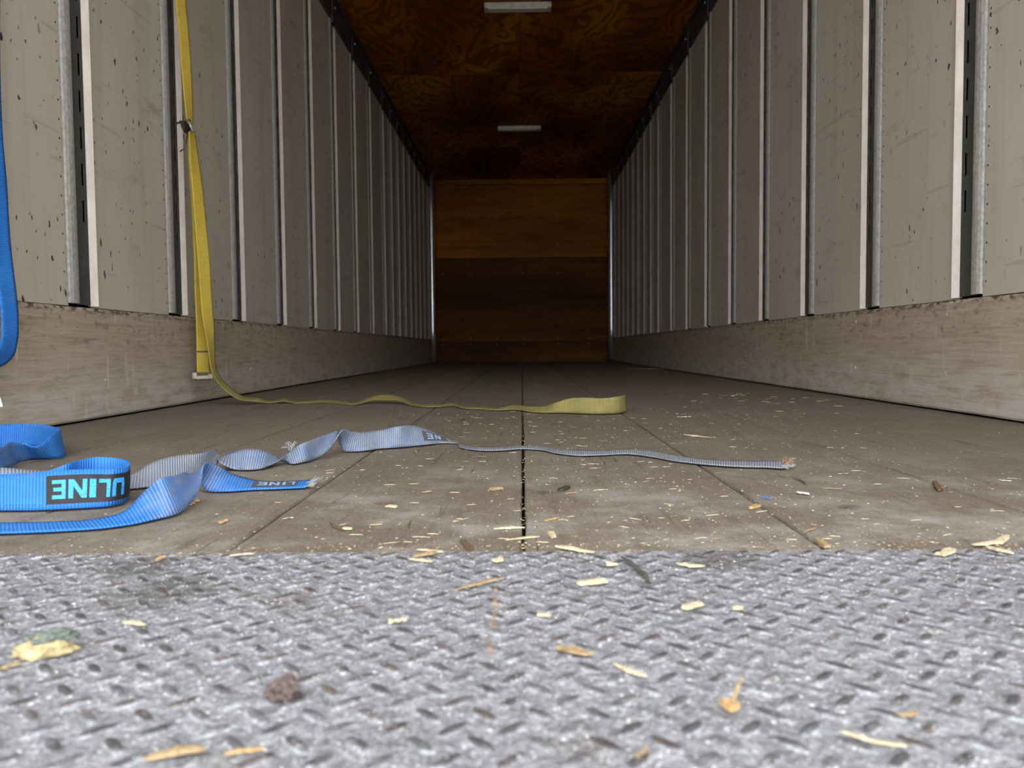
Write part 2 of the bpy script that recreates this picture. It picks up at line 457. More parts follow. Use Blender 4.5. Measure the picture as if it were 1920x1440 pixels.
for i in range(-ni, ni + 1):
    for j in range(nj + 1):
        for s in (0, 1):
            x = (i + 0.5 * s + 0.28) * PITCH; y = 0.378 - 16 * PITCH + (j + 0.5 * s) * PITCH
            if abs(x) > 1.245 or y < Y0 + 0.014 or y > TREAD_END - 0.008: continue
            spots.append((x, y, math.radians(-45 if s == 0 else 45)))
def seen(p):
    return p[1] > 0.345 and abs(p[0] + 0.0136 * p[1]) < 0.70 * p[1]
spots.sort(key=lambda p: (not seen(p), math.hypot(p[0], p[1])))
rest = MB()
for k, (x, y, a) in enumerate(spots):
    if k < 300:
        o = bpy.data.objects.new('tread_bar', bar_me)
        o.location = (x, y, 0); o.rotation_euler = (0, 0, a)
        link(o, tread)
    else:
        c, s = math.cos(a), math.sin(a)
        rest.add([(x + c * q[0] - s * q[1], y + s * q[0] + c * q[1], q[2]) for q in bv], bf)
tag(rest.build('tread_bars', M['tread'], tread, True), kind='stuff')

# ------------------------------------------------------------------ structure: side walls
SLOT_L, SLOT_P = 0.0625, 0.1045
def web_vf():
    """slotted recessed web of a post, local y about the post, x outward = +"""
    mb = MB()
    y0, y1 = -0.068, 0.016
    s0, s1 = -0.022, -0.008
    z0, z1 = 0.335, RAIL_BOT + 0.005
    x0, x1 = 1.267, 1.270
    mb.box(x0, x1, y0, s0, z0, z1); mb.box(x0, x1, s1, y1, z0, z1)
    z = z0; zz = 0.575
    while zz + SLOT_L < z1 - 0.05:
        mb.box(x0, x1, s0, s1, z, zz)
        z = zz + SLOT_L; zz += SLOT_P
    mb.box(x0, x1, s0, s1, z, z1)
    return mb.v, mb.f
def flange_vf():
    prof = [(1.270, -0.065), (1.262, -0.0655), (1.2580, -0.068), (1.2555, -0.075), (1.2548, -0.086), (1.2560, -0.098), (1.2600, -0.108), (1.2640, -0.1125), (1.2652, -0.120), (1.2685, -0.121), (1.275, -0.112), (1.275, -0.070)]
    return extrude_z(prof, 0.337, RAIL_BOT + 0.02, 1)
def lip_vf():
    prof = [(1.275, 0.0030), (1.2668, 0.0030), (1.2570, 0.0195), (1.2548, 0.0240), (1.2565, 0.0275), (1.2640, 0.0310), (1.275, 0.0320)]
    return extrude_z(prof, 0.333, RAIL_BOT - 0.01, 1)
def mirror(vf, s):
    v, f = vf
    if s > 0: return v, f
    return [(-a, b, c) for a, b, c in v], [tuple(reversed(q)) for q in f]

for side, s in (('left', -1), ('right', 1)):
    a, b = sorted((s * 1.315, s * 1.36))
    wall = mesh_obj('wall_' + side, *box_vf(a, b, Y0, Y1 + 0.06, -0.09, CEIL + 0.06), M['backing'])
    tag(wall, f'{side} trailer side wall of pale panels between slotted steel posts', 'wall', kind='structure')
    meshes = []
    for nm, vf, mt in (('post', web_vf(), 'web'), ('galvanised_flange', flange_vf(), 'galv'), ('pale_lip', lip_vf(), 'lip')):
        v, f = mirror(vf, s)
        me = bpy.data.meshes.new(nm); me.from_pydata(v, [], f); me.materials.append(M[mt])
        meshes.append((nm, me))
    for yk in POSTS:
        post = bpy.data.objects.new('post', meshes[0][1]); post.location = (0, yk, 0); link(post, wall)
        for nm, me in meshes[1:]:
            link(bpy.data.objects.new(nm, me), post)
    ys = [Y0 - 0.03] + POSTS + [Y1 - 0.05]
    for k in range(len(ys) - 1):
        ya, yb = ys[k] + 0.030, ys[k + 1] - (0.113 if k < len(ys) - 2 else 0.0)
        nz, nyy = 10, 5
        v, f = [], []
        bow = rng.uniform(-0.0015, 0.0025)
        for iz in range(nz + 1):
            for iy in range(nyy + 1):
                uu = iy / nyy
                x = HALF + bow * math.sin(math.pi * uu) * math.sin(math.pi * (0.2 + 0.6 * iz / nz))
                v.append((s * x, ya + (yb - ya) * uu, 0.329 + (RAIL_BOT + 0.02 - 0.329) * iz / nz))
        w = nyy + 1
        for iz in range(nz):
            for iy in range(nyy):
                q = (iz * w + iy, iz * w + iy + 1, (iz + 1) * w + iy + 1, (iz + 1) * w + iy)
                f.append(q if s < 0 else q[::-1])
        # thickness: a back plate and rim
        nb = len(v)
        v += [(s * 1.284, ya, 0.329), (s * 1.284, yb, 0.329), (s * 1.284, yb, RAIL_BOT + 0.02), (s * 1.284, ya, RAIL_BOT + 0.02)]
        cr = (0, nyy, nz * w + nyy, nz * w)
        f += [(nb, nb + 3, nb + 2, nb + 1), tuple(range(0, nyy + 1)) + (nb + 1, nb), tuple(nyy + w * i for i in range(nz + 1)) + (nb + 2, nb + 1),
              tuple(nz * w + nyy - i for i in range(nyy + 1)) + (nb + 3, nb + 2), tuple(w * (nz - i) for i in range(nz + 1)) + (nb, nb + 3)]
        pan = mesh_obj('wall_panel', v, f, M['panel'], wall)
        if 3 <= k <= 4:      # rivets beside the post flange
            mb = MB()
            zr = 0.37
            while zr < RAIL_BOT - 0.03:
                c = Vector((s * (HALF - 0.0005), yb - 0.014, zr)); r = 0.0034
                vv = [c + Vector((0, r * math.cos(q * math.pi / 3), r * math.sin(q * math.pi / 3))) for q in range(6)] + [c + Vector((-s * 0.0022, 0, 0))]
                mb.add(vv, [(q, (q + 1) % 6, 6) if s > 0 else ((q + 1) % 6, q, 6) for q in range(6)])
                zr += 0.052
            tag(mb.build('rivets', M['darksteel'], pan, True), kind='stuff')
    # scuff rail
    ny = 60
    v, f = [], []
    for k in range(ny + 1):
        y = Y0 + (Y1 - 0.02 - Y0) * (k / ny) ** 1.6
        jz = 0.002 * mnoise.noise((s * 5.0, y * 7.0, 1.0)); jx = 0.0015 * mnoise.noise((s * 2.0, y * 3.0, 9.0))
        prof = [(1.312, 0.0), (KICK + jx + 0.004, 0.006 + jz), (KICK + jx, 0.012), (KICK + jx, KICK_TOP - 0.008), (KICK + 0.005 + jx, KICK_TOP + jz), (1.312, KICK_TOP - 0.001)]
        v += [(s * x, y, z) for x, z in prof]
    for k in range(ny):
        for j in range(6):
            q = (k * 6 + j, k * 6 + (j + 1) % 6, (k + 1) * 6 + (j + 1) % 6, (k + 1) * 6 + j)
            f.append(q if s > 0 else q[::-1])
    f.append((5, 4, 3, 2, 1, 0) if s > 0 else (0, 1, 2, 3, 4, 5))
    f.append(tuple(ny * 6 + j for j in range(6)) if s > 0 else tuple(ny * 6 + j for j in range(5, -1, -1)))
    kick = mesh_obj('baseboard_' + side, v, f, M['kick'])
    tag(kick, f'scratched beige scuff rail along the foot of the {side} wall', 'scuff rail', kind='structure')
    for yk in POSTS[2:9]:
        for zz in (0.285, 0.115):
            vv, ff = tube_vf([(s * (KICK + 0.002), yk + 0.02, zz), (s * (KICK - 0.0025), yk + 0.02, zz)], 0.005, 6)
            mesh_obj('nail_head', vv, ff, M['kick'], kick)
    # top rail with a bracket over every post
    a, b = sorted((s * 1.234, s * 1.312))
    rail = MB()
    rail.box(*sorted((s * 1.246, s * 1.312)), Y0, Y1 - 0.02, RAIL_BOT, CEIL)
    rail.box(*sorted((s * 1.232, s * 1.25)), Y0, Y1 - 0.02, CEIL - 0.05, CEIL - 0.004)
    tr = rail.build('trim_1' if s < 0 else 'trim_2', M['rail'])
    tag(tr, f'dark steel top rail between the {side} wall and the plywood ceiling', 'rail', kind='structure')
    for yk in POSTS[2:]:
        br = MB().box(*sorted((s * 1.240, s * 1.2475)), yk - 0.10, yk + 0.03, RAIL_BOT - 0.03, CEIL - 0.055).build('bracket', M['rail'], tr)
        vv, ff = tube_vf([(s * 1.2405, yk - 0.035, CEIL - 0.09), (s * 1.2345, yk - 0.035, CEIL - 0.09)], 0.008, 6)
        mesh_obj('bolt', vv, ff, M['steel'], br)

# ------------------------------------------------------------------ structure: ceiling
ceil = mesh_obj('ceiling', *box_vf(-1.36, 1.36, Y0, Y1 + 0.06, CEIL + 0.014, CEIL + 0.06), M['backing'])
tag(ceil, 'dark varnished plywood ceiling with a centre seam', 'ceiling', kind='structure')
seams = [Y0, 1.93, 4.37, 6.81, 9.25, Y1 - 0.002]
for i in range(len(seams) - 1):
    for x0, x1 in ((-1.26, -0.0035), (-0.0015, 1.26)):
        dz = rng.uniform(0, 0.003)
        bevel(mesh_obj('plywood_sheet', *box_vf(x0, x1, seams[i] + 0.0015, seams[i + 1] - 0.0015, CEIL + dz, CEIL + 0.014), M['ceil'], ceil), 0.0015)

# ------------------------------------------------------------------ structure: front wall
wb = mesh_obj('wall_back', *box_vf(-1.36, 1.36, Y1 + 0.02, Y1 + 0.06, -0.09, CEIL + 0.06), M['backing'])
tag(wb, 'brown plywood front wall at the far end of the trailer', 'wall', kind='structure')
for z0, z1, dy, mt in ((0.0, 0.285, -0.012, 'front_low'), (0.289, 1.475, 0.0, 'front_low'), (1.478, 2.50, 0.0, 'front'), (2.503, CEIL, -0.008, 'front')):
    bevel(mesh_obj('plywood_sheet', *box_vf(-1.25, 1.25, Y1 + dy - 0.005, Y1 + 0.02, z0, z1), M[mt], wb), 0.002)
mb = MB()
for z in (0.255, 0.33, 1.25, 1.66, 2.08, 2.53):
    for x in (-1.12, -0.73, -0.36, 0.02, 0.52, 0.95):
        yy = Y1 - 0.005 - (0.012 if z < 0.28 else 0.008 if z > 2.5 else 0)
        c = Vector((x, yy, z)); r = 0.006
        mb.add([c + Vector((r * math.cos(q * 1.0472), 0, r * math.sin(q * 1.0472))) for q in range(6)] + [c + Vector((0, -0.003, 0))], [((q + 1) % 6, q, 6) for q in range(6)])
tag(mb.build('screw_heads', M['steel'], wb), kind='stuff')
for s in (-1, 1):
    prof = [(1.232 + 0.045 * math.cos(math.pi + q * math.pi / 10) * 1.0, Y1 - 0.36 + 0.045 * math.sin(math.pi + q * math.pi / 10)) for q in range(11)]
    prof += [(1.277, Y1 - 0.006), (1.222, Y1 - 0.006), (1.187, Y1 - 0.33)]
    if s < 0: prof = [(-x, y) for x, y in prof][::-1]
    v, f = extrude_z(prof, 0.03, CEIL - 0.005, 6)
    o = mesh_obj('trim_3' if s < 0 else 'trim_4', v, f, M['mould'], None, True)
    tag(o, f'bright rounded metal corner moulding at the {"left" if s < 0 else "right"} end of the front wall', 'moulding', kind='structure')

# ------------------------------------------------------------------ ceiling lights
def ceiling_light(y, label):
    L = empty('ceiling_light', (-0.01, y, CEIL)); tag(L, label, 'light', 'strip lights on the ceiling')
    w, d, h = 0.232, 0.042, 0.034
    prof = [(-d, -h + 0.012), (-d + 0.008, -h), (d - 0.008, -h), (d, -h + 0.012), (d, 0.0), (-d, 0.0)]
    v, f = [], []
    for x in (-w + 0.018, w - 0.018):
        v += [(x, a, b) for a, b in prof]
    n = len(prof)
    for k in range(n): f.append((k, (k + 1) % n, n + (k + 1) % n, n + k))
    f += [tuple(range(n))[::-1], tuple(range(n, 2 * n))]
    mesh_obj('housing', v, f, M['lamp'], L)
    for s in (-1, 1):
        a, b = sorted((s * w, s * (w - 0.022)))
        bevel(MB().box(a, b, -d - 0.003, d + 0.003, -h - 0.003, 0.0).build('end_cap', M['lamp'], L), 0.005, 2)
    bevel(MB().box(-w + 0.026, w - 0.026, -d + 0.010, d - 0.010, -h - 0.006, -h + 0.001).build('lens', M['lens'], L), 0.003, 2)
ceiling_light(5.46, 'unlit strip light on the ceiling, the nearer of two')
ceiling_light(8.42, 'unlit strip light on the ceiling, the farther of two')

# ------------------------------------------------------------------ straps
# edge pairs of every strap, world metres
STRAP_FOLD = [
    ((-0.316,1.1384,0.0052),(-0.3116,1.0887,0.003)), ((-0.3574,1.13,0.0045),(-0.3454,1.0815,0.003)),
    ((-0.3949,1.1235,0.0075),(-0.3849,1.0747,0.003)), ((-0.4215,1.1108,0.0185),(-0.4155,1.0636,0.003)),
    ((-0.4306,1.0794,0.0345),(-0.4454,1.0687,0.003)), ((-0.4364,1.055,0.045),(-0.4634,1.0835,0.0141)),
    ((-0.4209,0.985,0.0192),(-0.452,1.0204,0.0359)), ((-0.4184,0.945,0.0065),(-0.4348,0.9438,0.045)),
    ((-0.4197,0.9121,0.003),(-0.4362,0.9115,0.0465)), ((-0.4296,0.8921,0.003),(-0.4621,0.9211,0.0275)),
    ((-0.4462,0.865,0.003),(-0.4758,0.9048,0.0094)), ((-0.4719,0.8448,0.003),(-0.5029,0.8841,0.004)),
    ((-0.5175,0.8309,0.003),(-0.5458,0.8721,0.0038)), ((-0.5709,0.8225,0.003),(-0.5991,0.8637,0.0048)),
    ((-0.6315,0.8096,0.003),(-0.6619,0.8493,0.0055)),
]
STRAP_LOOP = [
    ((-0.8,0.87,0.003),(-0.8,0.89,0.048)), ((-0.7436,0.9212,0.003),(-0.7626,0.9471,0.0413)),
    ((-0.6878,0.9348,0.003),(-0.7052,0.961,0.0419)), ((-0.6524,0.9416,0.003),(-0.6672,0.9656,0.0443)),
    ((-0.6125,0.942,0.003),(-0.6229,0.9631,0.0471)), ((-0.5823,0.9475,0.003),(-0.5905,0.9638,0.0495)),
    ((-0.5502,0.9562,0.003),(-0.557,0.9747,0.0489)), ((-0.528,0.9653,0.003),(-0.5271,0.9729,0.049)),
    ((-0.5213,0.9854,0.003),(-0.5208,0.9925,0.048)), ((-0.5264,1.0102,0.003),(-0.5269,1.0168,0.0492)),
    ((-0.5445,1.0368,0.003),(-0.5455,1.0431,0.0505)), ((-0.5739,1.0532,0.003),(-0.5755,1.0592,0.0521)),
    ((-0.5923,1.0499,0.003),(-0.5939,1.056,0.0534)), ((-0.6016,1.0273,0.003),(-0.6033,1.0334,0.0523)),
    ((-0.6018,0.9913,0.003),(-0.6037,0.9974,0.0513)), ((-0.6048,0.9676,0.003),(-0.6159,0.9904,0.0461)),
    ((-0.6251,0.9617,0.003),(-0.6406,0.9882,0.0425)), ((-0.667,0.9629,0.003),(-0.6854,0.9919,0.0393)),
    ((-0.7116,0.9675,0.003),(-0.7315,0.997,0.0381)),
]
STRAP_HEAP = [
    ((-0.83,1.06,0.003),(-0.83,1.09,0.046)), ((-1.0,1.24,0.003),(-1.02,1.24,0.049)),
    ((-1.13,1.36,0.003),(-1.15,1.37,0.047)), ((-1.1539,1.4888,0.003),(-1.1667,1.508,0.0474)),
    ((-1.1131,1.5503,0.003),(-1.124,1.5684,0.0483)), ((-1.062,1.5727,0.003),(-1.0678,1.5875,0.0504)),
    ((-1.0042,1.5695,0.003),(-1.005,1.5736,0.0513)), ((-0.9485,1.5331,0.003),(-0.9493,1.5371,0.0491)),
    ((-0.8931,1.4752,0.003),(-0.8986,1.4768,0.0518)), ((-0.8661,1.437,0.003),(-0.8782,1.4346,0.051)),
    ((-0.8621,1.4086,0.003),(-0.8635,1.378,0.0425)), ((-0.878,1.3957,0.003),(-0.8699,1.355,0.0309)),
    ((-0.9001,1.39,0.003),(-0.8934,1.3548,0.0378)), ((-0.9046,1.3639,0.003),(-0.8983,1.3337,0.0423)),
    ((-0.8887,1.3254,0.003),(-0.8856,1.2911,0.0393)), ((-0.8826,1.2778,0.003),(-0.8758,1.2416,0.0368)),
    ((-0.923,1.2462,0.003),(-0.9042,1.2106,0.0327)),
]
STRAP_RUN = [
    ((-1.06,1.16,0.003),(-1.07,1.165,0.05)), ((-0.7636,0.9999,0.003),(-0.7757,1.0185,0.0478)),
    ((-0.6982,1.0085,0.003),(-0.7142,1.0343,0.0427)), ((-0.6638,1.022,0.003),(-0.6834,1.0544,0.0356)),
    ((-0.6204,1.047,0.003),(-0.6418,1.085,0.0274)), ((-0.5903,1.0737,0.003),(-0.6108,1.1168,0.018)),
    ((-0.5669,1.0873,0.003),(-0.5846,1.132,0.0169)), ((-0.5411,1.1055,0.003),(-0.5581,1.1426,0.0319)),
    ((-0.5236,1.1359,0.003),(-0.5377,1.169,0.0377)), ((-0.5116,1.1928,0.003),(-0.5111,1.1977,0.0377)),
    ((-0.5032,1.235,0.0089),(-0.5131,1.2788,0.031)), ((-0.5066,1.2986,0.0218),(-0.4968,1.25,0.0153)),
    ((-0.4929,1.3016,0.0268),(-0.478,1.2603,0.003)), ((-0.4606,1.2936,0.0322),(-0.4535,1.2536,0.003)),
    ((-0.4428,1.3078,0.0265),(-0.4367,1.2641,0.003)), ((-0.4323,1.3342,0.0135),(-0.4275,1.285,0.006)),
    ((-0.4228,1.3481,0.002),(-0.4177,1.3,0.0118)), ((-0.3977,1.3182,0.003),(-0.4179,1.3613,0.0182)),
    ((-0.3833,1.3393,0.003),(-0.3906,1.341,0.0339)), ((-0.3749,1.3779,0.003),(-0.3752,1.3821,0.0393)),
    ((-0.3597,1.395,0.0132),(-0.3665,1.436,0.0409)), ((-0.3497,1.42,0.0307),(-0.3552,1.4685,0.0413)),
    ((-0.3412,1.44,0.0474),(-0.356,1.4787,0.0194)), ((-0.3339,1.4835,0.0405),(-0.3455,1.4768,0.003)),
    ((-0.3157,1.521,0.0342),(-0.3084,1.4826,0.003)), ((-0.2879,1.5496,0.0362),(-0.2817,1.5128,0.003)),
    ((-0.2513,1.5316,0.0443),(-0.2513,1.5274,0.003)), ((-0.2296,1.5811,0.0413),(-0.2193,1.5507,0.003)),
    ((-0.2062,1.6138,0.031),(-0.1918,1.575,0.003)), ((-0.1818,1.646,0.0159),(-0.168,1.6,0.0019)),
    ((-0.1541,1.6435,0.0033),(-0.1419,1.595,0.0018)), ((-0.1163,1.5077,0.003),(-0.1179,1.5576,0.002)),
    ((-0.0777,1.474,0.003),(-0.0803,1.524,0.0022)), ((-0.0377,1.4757,0.003),(-0.0389,1.5257,0.0022)),
    ((-0.0038,1.4935,0.003),(-0.0038,1.5434,0.002)), ((0.0303,1.4798,0.003),(0.0314,1.5298,0.0028)),
    ((0.0639,1.4254,0.003),(0.0662,1.4754,0.0044)), ((0.1023,1.3951,0.003),(0.106,1.4449,0.0051)),
    ((0.1455,1.3999,0.003),(0.1507,1.4496,0.0041)), ((0.1899,1.4117,0.003),(0.1966,1.4612,0.0043)),
    ((0.2302,1.3715,0.003),(0.2385,1.4207,0.0064)), ((0.2603,1.3214,0.003),(0.2699,1.3704,0.0053)),
    ((0.3073,1.2768,0.003),(0.319,1.3254,0.0038)), ((0.355,1.2517,0.003),(0.3686,1.2998,0.0045)),
    ((0.4019,1.2412,0.003),(0.4172,1.2887,0.0058)), ((0.4169,1.2323,0.003),(0.4344,1.2789,0.0076)),
]
YELLOW_TOP = [
    ((-1.246,2.84,1.92),(-1.236,2.888,1.92)), ((-1.241,2.8,1.8266),(-1.2221,2.8403,1.8494)),
    ((-1.237,2.8,1.6415),(-1.2161,2.8406,1.6618)), ((-1.2223,2.78,1.4462),(-1.2043,2.8228,1.4648)),
    ((-1.2111,2.77,1.349),(-1.1933,2.8134,1.3665)), ((-1.2019,2.76,1.2523),(-1.1843,2.8039,1.2685)),
    ((-1.1948,2.755,1.1577),(-1.1797,2.8002,1.1729)), ((-1.1859,2.75,1.0631),(-1.1772,2.7971,1.0775)),
    ((-1.1779,2.745,1.002),(-1.1773,2.7931,1.0158)),
]
YELLOW_FIT = [
    ((-1.1792,2.755,0.975),(-1.1805,2.8032,0.9883)), ((-1.1823,2.76,0.879),(-1.1693,2.807,0.8901)),
    ((-1.1821,2.77,0.7681),(-1.1599,2.814,0.7767)), ((-1.1817,2.775,0.6552),(-1.1569,2.8179,0.6618)),
    ((-1.1819,2.78,0.5223),(-1.1543,2.8215,0.5267)), ((-1.1851,2.785,0.4173),(-1.1574,2.8265,0.4201)),
    ((-1.1858,2.79,0.3308),(-1.1593,2.8324,0.3323)), ((-1.1855,2.79,0.2727),(-1.1576,2.8315,0.2734)),
    ((-1.1867,2.79,0.1951),(-1.1574,2.8305,0.1947)), ((-1.1865,2.79,0.1193),(-1.1576,2.8308,0.1177)),
]
YELLOW_TAIL = [
    ((-1.1668,2.735,0.973),(-1.1681,2.7832,0.9864)), ((-1.1678,2.735,0.8728),(-1.1551,2.7821,0.884)),
    ((-1.1615,2.735,0.7609),(-1.1421,2.7802,0.7697)), ((-1.1557,2.735,0.6298),(-1.1315,2.7783,0.6362)),
    ((-1.1494,2.735,0.517),(-1.1226,2.7769,0.5214)), ((-1.1447,2.735,0.4132),(-1.1203,2.7785,0.4162)),
    ((-1.1395,2.735,0.328),(-1.1174,2.7798,0.3297)), ((-1.1315,2.735,0.271),(-1.1151,2.7822,0.2719)),
    ((-1.1239,2.74,0.2044),(-1.119,2.7898,0.2043)), ((-1.1143,2.74,0.1375),(-1.1167,2.7897,0.1421)),
    ((-1.1001,2.745,0.0951),(-1.1056,2.7937,0.1048)), ((-1.0799,2.76,0.0615),(-1.0828,2.8087,0.0727)),
    ((-1.0342,2.775,0.0235),(-1.0383,2.8241,0.0321)), ((-0.9822,2.815,0.0116),(-0.9926,2.8629,0.0213)),
    ((-0.9334,2.8463,0.003),(-0.945,2.8947,0.0077)), ((-0.8914,2.84,0.0101),(-0.9041,2.8879,0.0169)),
    ((-0.8446,2.8226,0.003),(-0.8568,2.8709,0.0076)), ((-0.7581,2.8544,0.003),(-0.7688,2.903,0.0088)),
    ((-0.6862,2.805,0.003),(-0.6959,2.8536,0.0095)), ((-0.5921,2.7415,0.003),(-0.6006,2.7905,0.0073)),
    ((-0.5497,2.8,0.014),(-0.5589,2.848,0.0247)), ((-0.5029,2.79,0.0143),(-0.5109,2.8361,0.032)),
    ((-0.4533,2.76,0.014),(-0.4589,2.8081,0.0264)), ((-0.3753,2.6426,0.003),(-0.3803,2.6922,0.0068)),
    ((-0.3025,2.5872,0.003),(-0.3064,2.6369,0.0066)), ((-0.2819,2.5968,0.003),(-0.2853,2.6466,0.0066)),
    ((-0.2506,2.63,0.003),(-0.2552,2.6795,0.0086)), ((-0.1771,2.4952,0.003),(-0.1787,2.5451,0.0053)),
    ((-0.1345,2.4801,0.003),(-0.1354,2.53,0.0061)), ((-0.0795,2.4321,0.003),(-0.0793,2.482,0.0059)),
    ((-0.0426,2.4495,0.003),(-0.0433,2.4987,0.0121)), ((0.031,2.3507,0.003),(0.0301,2.3989,0.0165)),
    ((0.0646,2.3263,0.003),(0.0661,2.3736,0.019)), ((0.0997,2.3153,0.003),(0.1,2.3175,0.0335)),
    ((0.1423,2.3019,0.003),(0.1427,2.3048,0.0469)), ((0.1757,2.2802,0.003),(0.1762,2.2832,0.0503)),
    ((0.2359,2.2655,0.003),(0.2364,2.2685,0.049)), ((0.2785,2.28,0.003),(0.279,2.2831,0.052)),
    ((0.32,2.3529,0.003),(0.3141,2.3568,0.0535)),
]
STRAP_HANG = [
    ((-1.1867,1.8,1.3115),(-1.195,1.7578,1.286)), ((-1.1989,1.8,1.0129),(-1.205,1.7546,0.9929)),
    ((-1.1971,1.79,0.8883),(-1.2048,1.7437,0.871)), ((-1.1995,1.79,0.7674),(-1.2052,1.7425,0.7528)),
    ((-1.1913,1.78,0.6795),(-1.1978,1.732,0.6671)), ((-1.1867,1.78,0.5944),(-1.1937,1.7316,0.5841)),
    ((-1.1783,1.77,0.4951),(-1.1855,1.7211,0.4874)), ((-1.1684,1.76,0.4206),(-1.1753,1.7108,0.4149)),
    ((-1.1558,1.75,0.3528),(-1.1636,1.7006,0.3547)), ((-1.1526,1.75,0.3103),(-1.1592,1.7005,0.3134)),
    ((-1.1452,1.74,0.2673),(-1.1511,1.6905,0.2716)), ((-1.1428,1.73,0.2248),(-1.1465,1.6804,0.2302)),
    ((-1.1539,1.73,0.1911),(-1.1548,1.6826,0.2069)), ((-1.1754,1.73,0.1719),(-1.1711,1.6866,0.1964)),
    ((-1.21,1.73,0.1625),(-1.1977,1.7009,0.2013)), ((-1.2366,1.7,0.1731),(-1.2137,1.6873,0.2156)),
    ((-1.2363,1.66,0.2134),(-1.1992,1.6496,0.2453)), ((-1.2323,1.64,0.282),(-1.1852,1.6268,0.2923)),
    ((-1.2164,1.62,0.4046),(-1.1676,1.6092,0.4028)), ((-1.2053,1.62,0.6048),(-1.1567,1.6089,0.6015)),
    ((-1.2033,1.64,0.9423),(-1.1548,1.6291,0.9368)), ((-1.2036,1.66,1.2269),(-1.1553,1.6495,1.2197)),
]
SIDE_C, SIDE_E, SIDE_D = 1, 1, -1


class Ribbon:
    """strap surface through pairs of edge points; t counts the pairs"""
    def __init__(self, pairs):
        self.p = [(Vector(a), Vector(b)) for a, b in pairs]
    def _cr(self, k, t):
        P = [q[k] for q in self.p]; n = len(P)
        i = max(0, min(int(t), n - 2)); u = t - i
        p0 = P[i - 1] if i > 0 else P[0] * 2 - P[1]
        p3 = P[i + 2] if i + 2 < n else P[-1] * 2 - P[-2]
        p1, p2 = P[i], P[i + 1]
        # chord-aware tangents keep the curve from overshooting
        d0, d1, d2 = max((p1 - p0).length, 1e-5), max((p2 - p1).length, 1e-5), max((p3 - p2).length, 1e-5)
        m1 = ((p1 - p0) / d0 * d1 + (p2 - p1) / d1 * d0) / (d0 + d1) * d1
        m2 = ((p2 - p1) / d1 * d2 + (p3 - p2) / d2 * d1) / (d1 + d2) * d1
        u2, u3 = u * u, u * u * u
        return p1 * (2 * u3 - 3 * u2 + 1) + m1 * (u3 - 2 * u2 + u) + p2 * (-2 * u3 + 3 * u2) + m2 * (u3 - u2)
    def at(self, t, v):
        a, b = self._cr(0, t), self._cr(1, t)
        a.z = max(a.z, 0.0022); b.z = max(b.z, 0.0022)
        return a + (b - a) * v
    def normal(self, t, v):
        e = 0.02; n = len(self.p) - 1
        du = self.at(min(t + e, n), v) - self.at(max(t - e, 0), v)
        dv = self.at(t, 1) - self.at(t, 0)
        return du.cross(dv).normalized()
    def build(self, name, mat, parent, dirt, sub=8, nv=6, thick=0.0017):
        n = len(self.p); rows = (n - 1) * sub + 1
        v, uvs, dr = [], [], []; s = 0.0; prev = None
        for r in range(rows):
            t = r / sub
            c = self.at(t, 0.5)
            if prev is not None: s += (c - prev).length
            prev = c
            w = (self.at(t, 1) - self.at(t, 0)).length
            for k in range(nv + 1):
                v.append(self.at(t, k / nv)); uvs.append((s, k / nv * 0.05)); dr.append(dirt(t))
        f = []
        for r in range(rows - 1):
            for k in range(nv):
                a = r * (nv + 1) + k
                f.append((a, a + nv + 1, a + nv + 2, a + 1))
        o = mesh_obj(name, v, f, mat, parent, True)
        me = o.data
        ul = me.uv_layers.new(name='UVMap')
        for lp in me.loops: ul.data[lp.index].uv = uvs[lp.vertex_index]
        at = me.attributes.new('dirt', 'FLOAT', 'POINT')
        for i, q in enumerate(dr): at.data[i].value = q
        m = o.modifiers.new('thickness', 'SOLIDIFY'); m.thickness = thick; m.offset = 0
        return o
    def patch(self, t0, t1, v0, v1, off, nt=24, nvv=6):
        v, f = [], []
        for i in range(nt + 1):
            t = t0 + (t1 - t0) * i / nt
            for k in range(nvv + 1):
                w = v0 + (v1 - v0) * k / nvv
                v.append(self.at(t, w) + self.normal(t, w) * off)
        for i in range(nt):
            for k in range(nvv):
                a = i * (nvv + 1) + k
                f.append((a, a + nvv + 1, a + nvv + 2, a + 1))
        return v, f
    def poly(self, quad, off, n=8):
        """a four-cornered patch given by (t, v) corners"""
        (a, b, c, d) = quad; v, f = [], []
        for i in range(n + 1):
            for k in range(n + 1):
                x, y = i / n, k / n
                t = (a[0] * (1 - x) + b[0] * x) * (1 - y) + (d[0] * (1 - x) + c[0] * x) * y
                w = (a[1] * (1 - x) + b[1] * x) * (1 - y) + (d[1] * (1 - x) + c[1] * x) * y
                v.append(self.at(t, w) + self.normal(t, w) * off)
        for i in range(n):
            for k in range(n):
                q = i * (n + 1) + k
                f.append((q, q + n + 1, q + n + 2, q + 1))
        return v, f

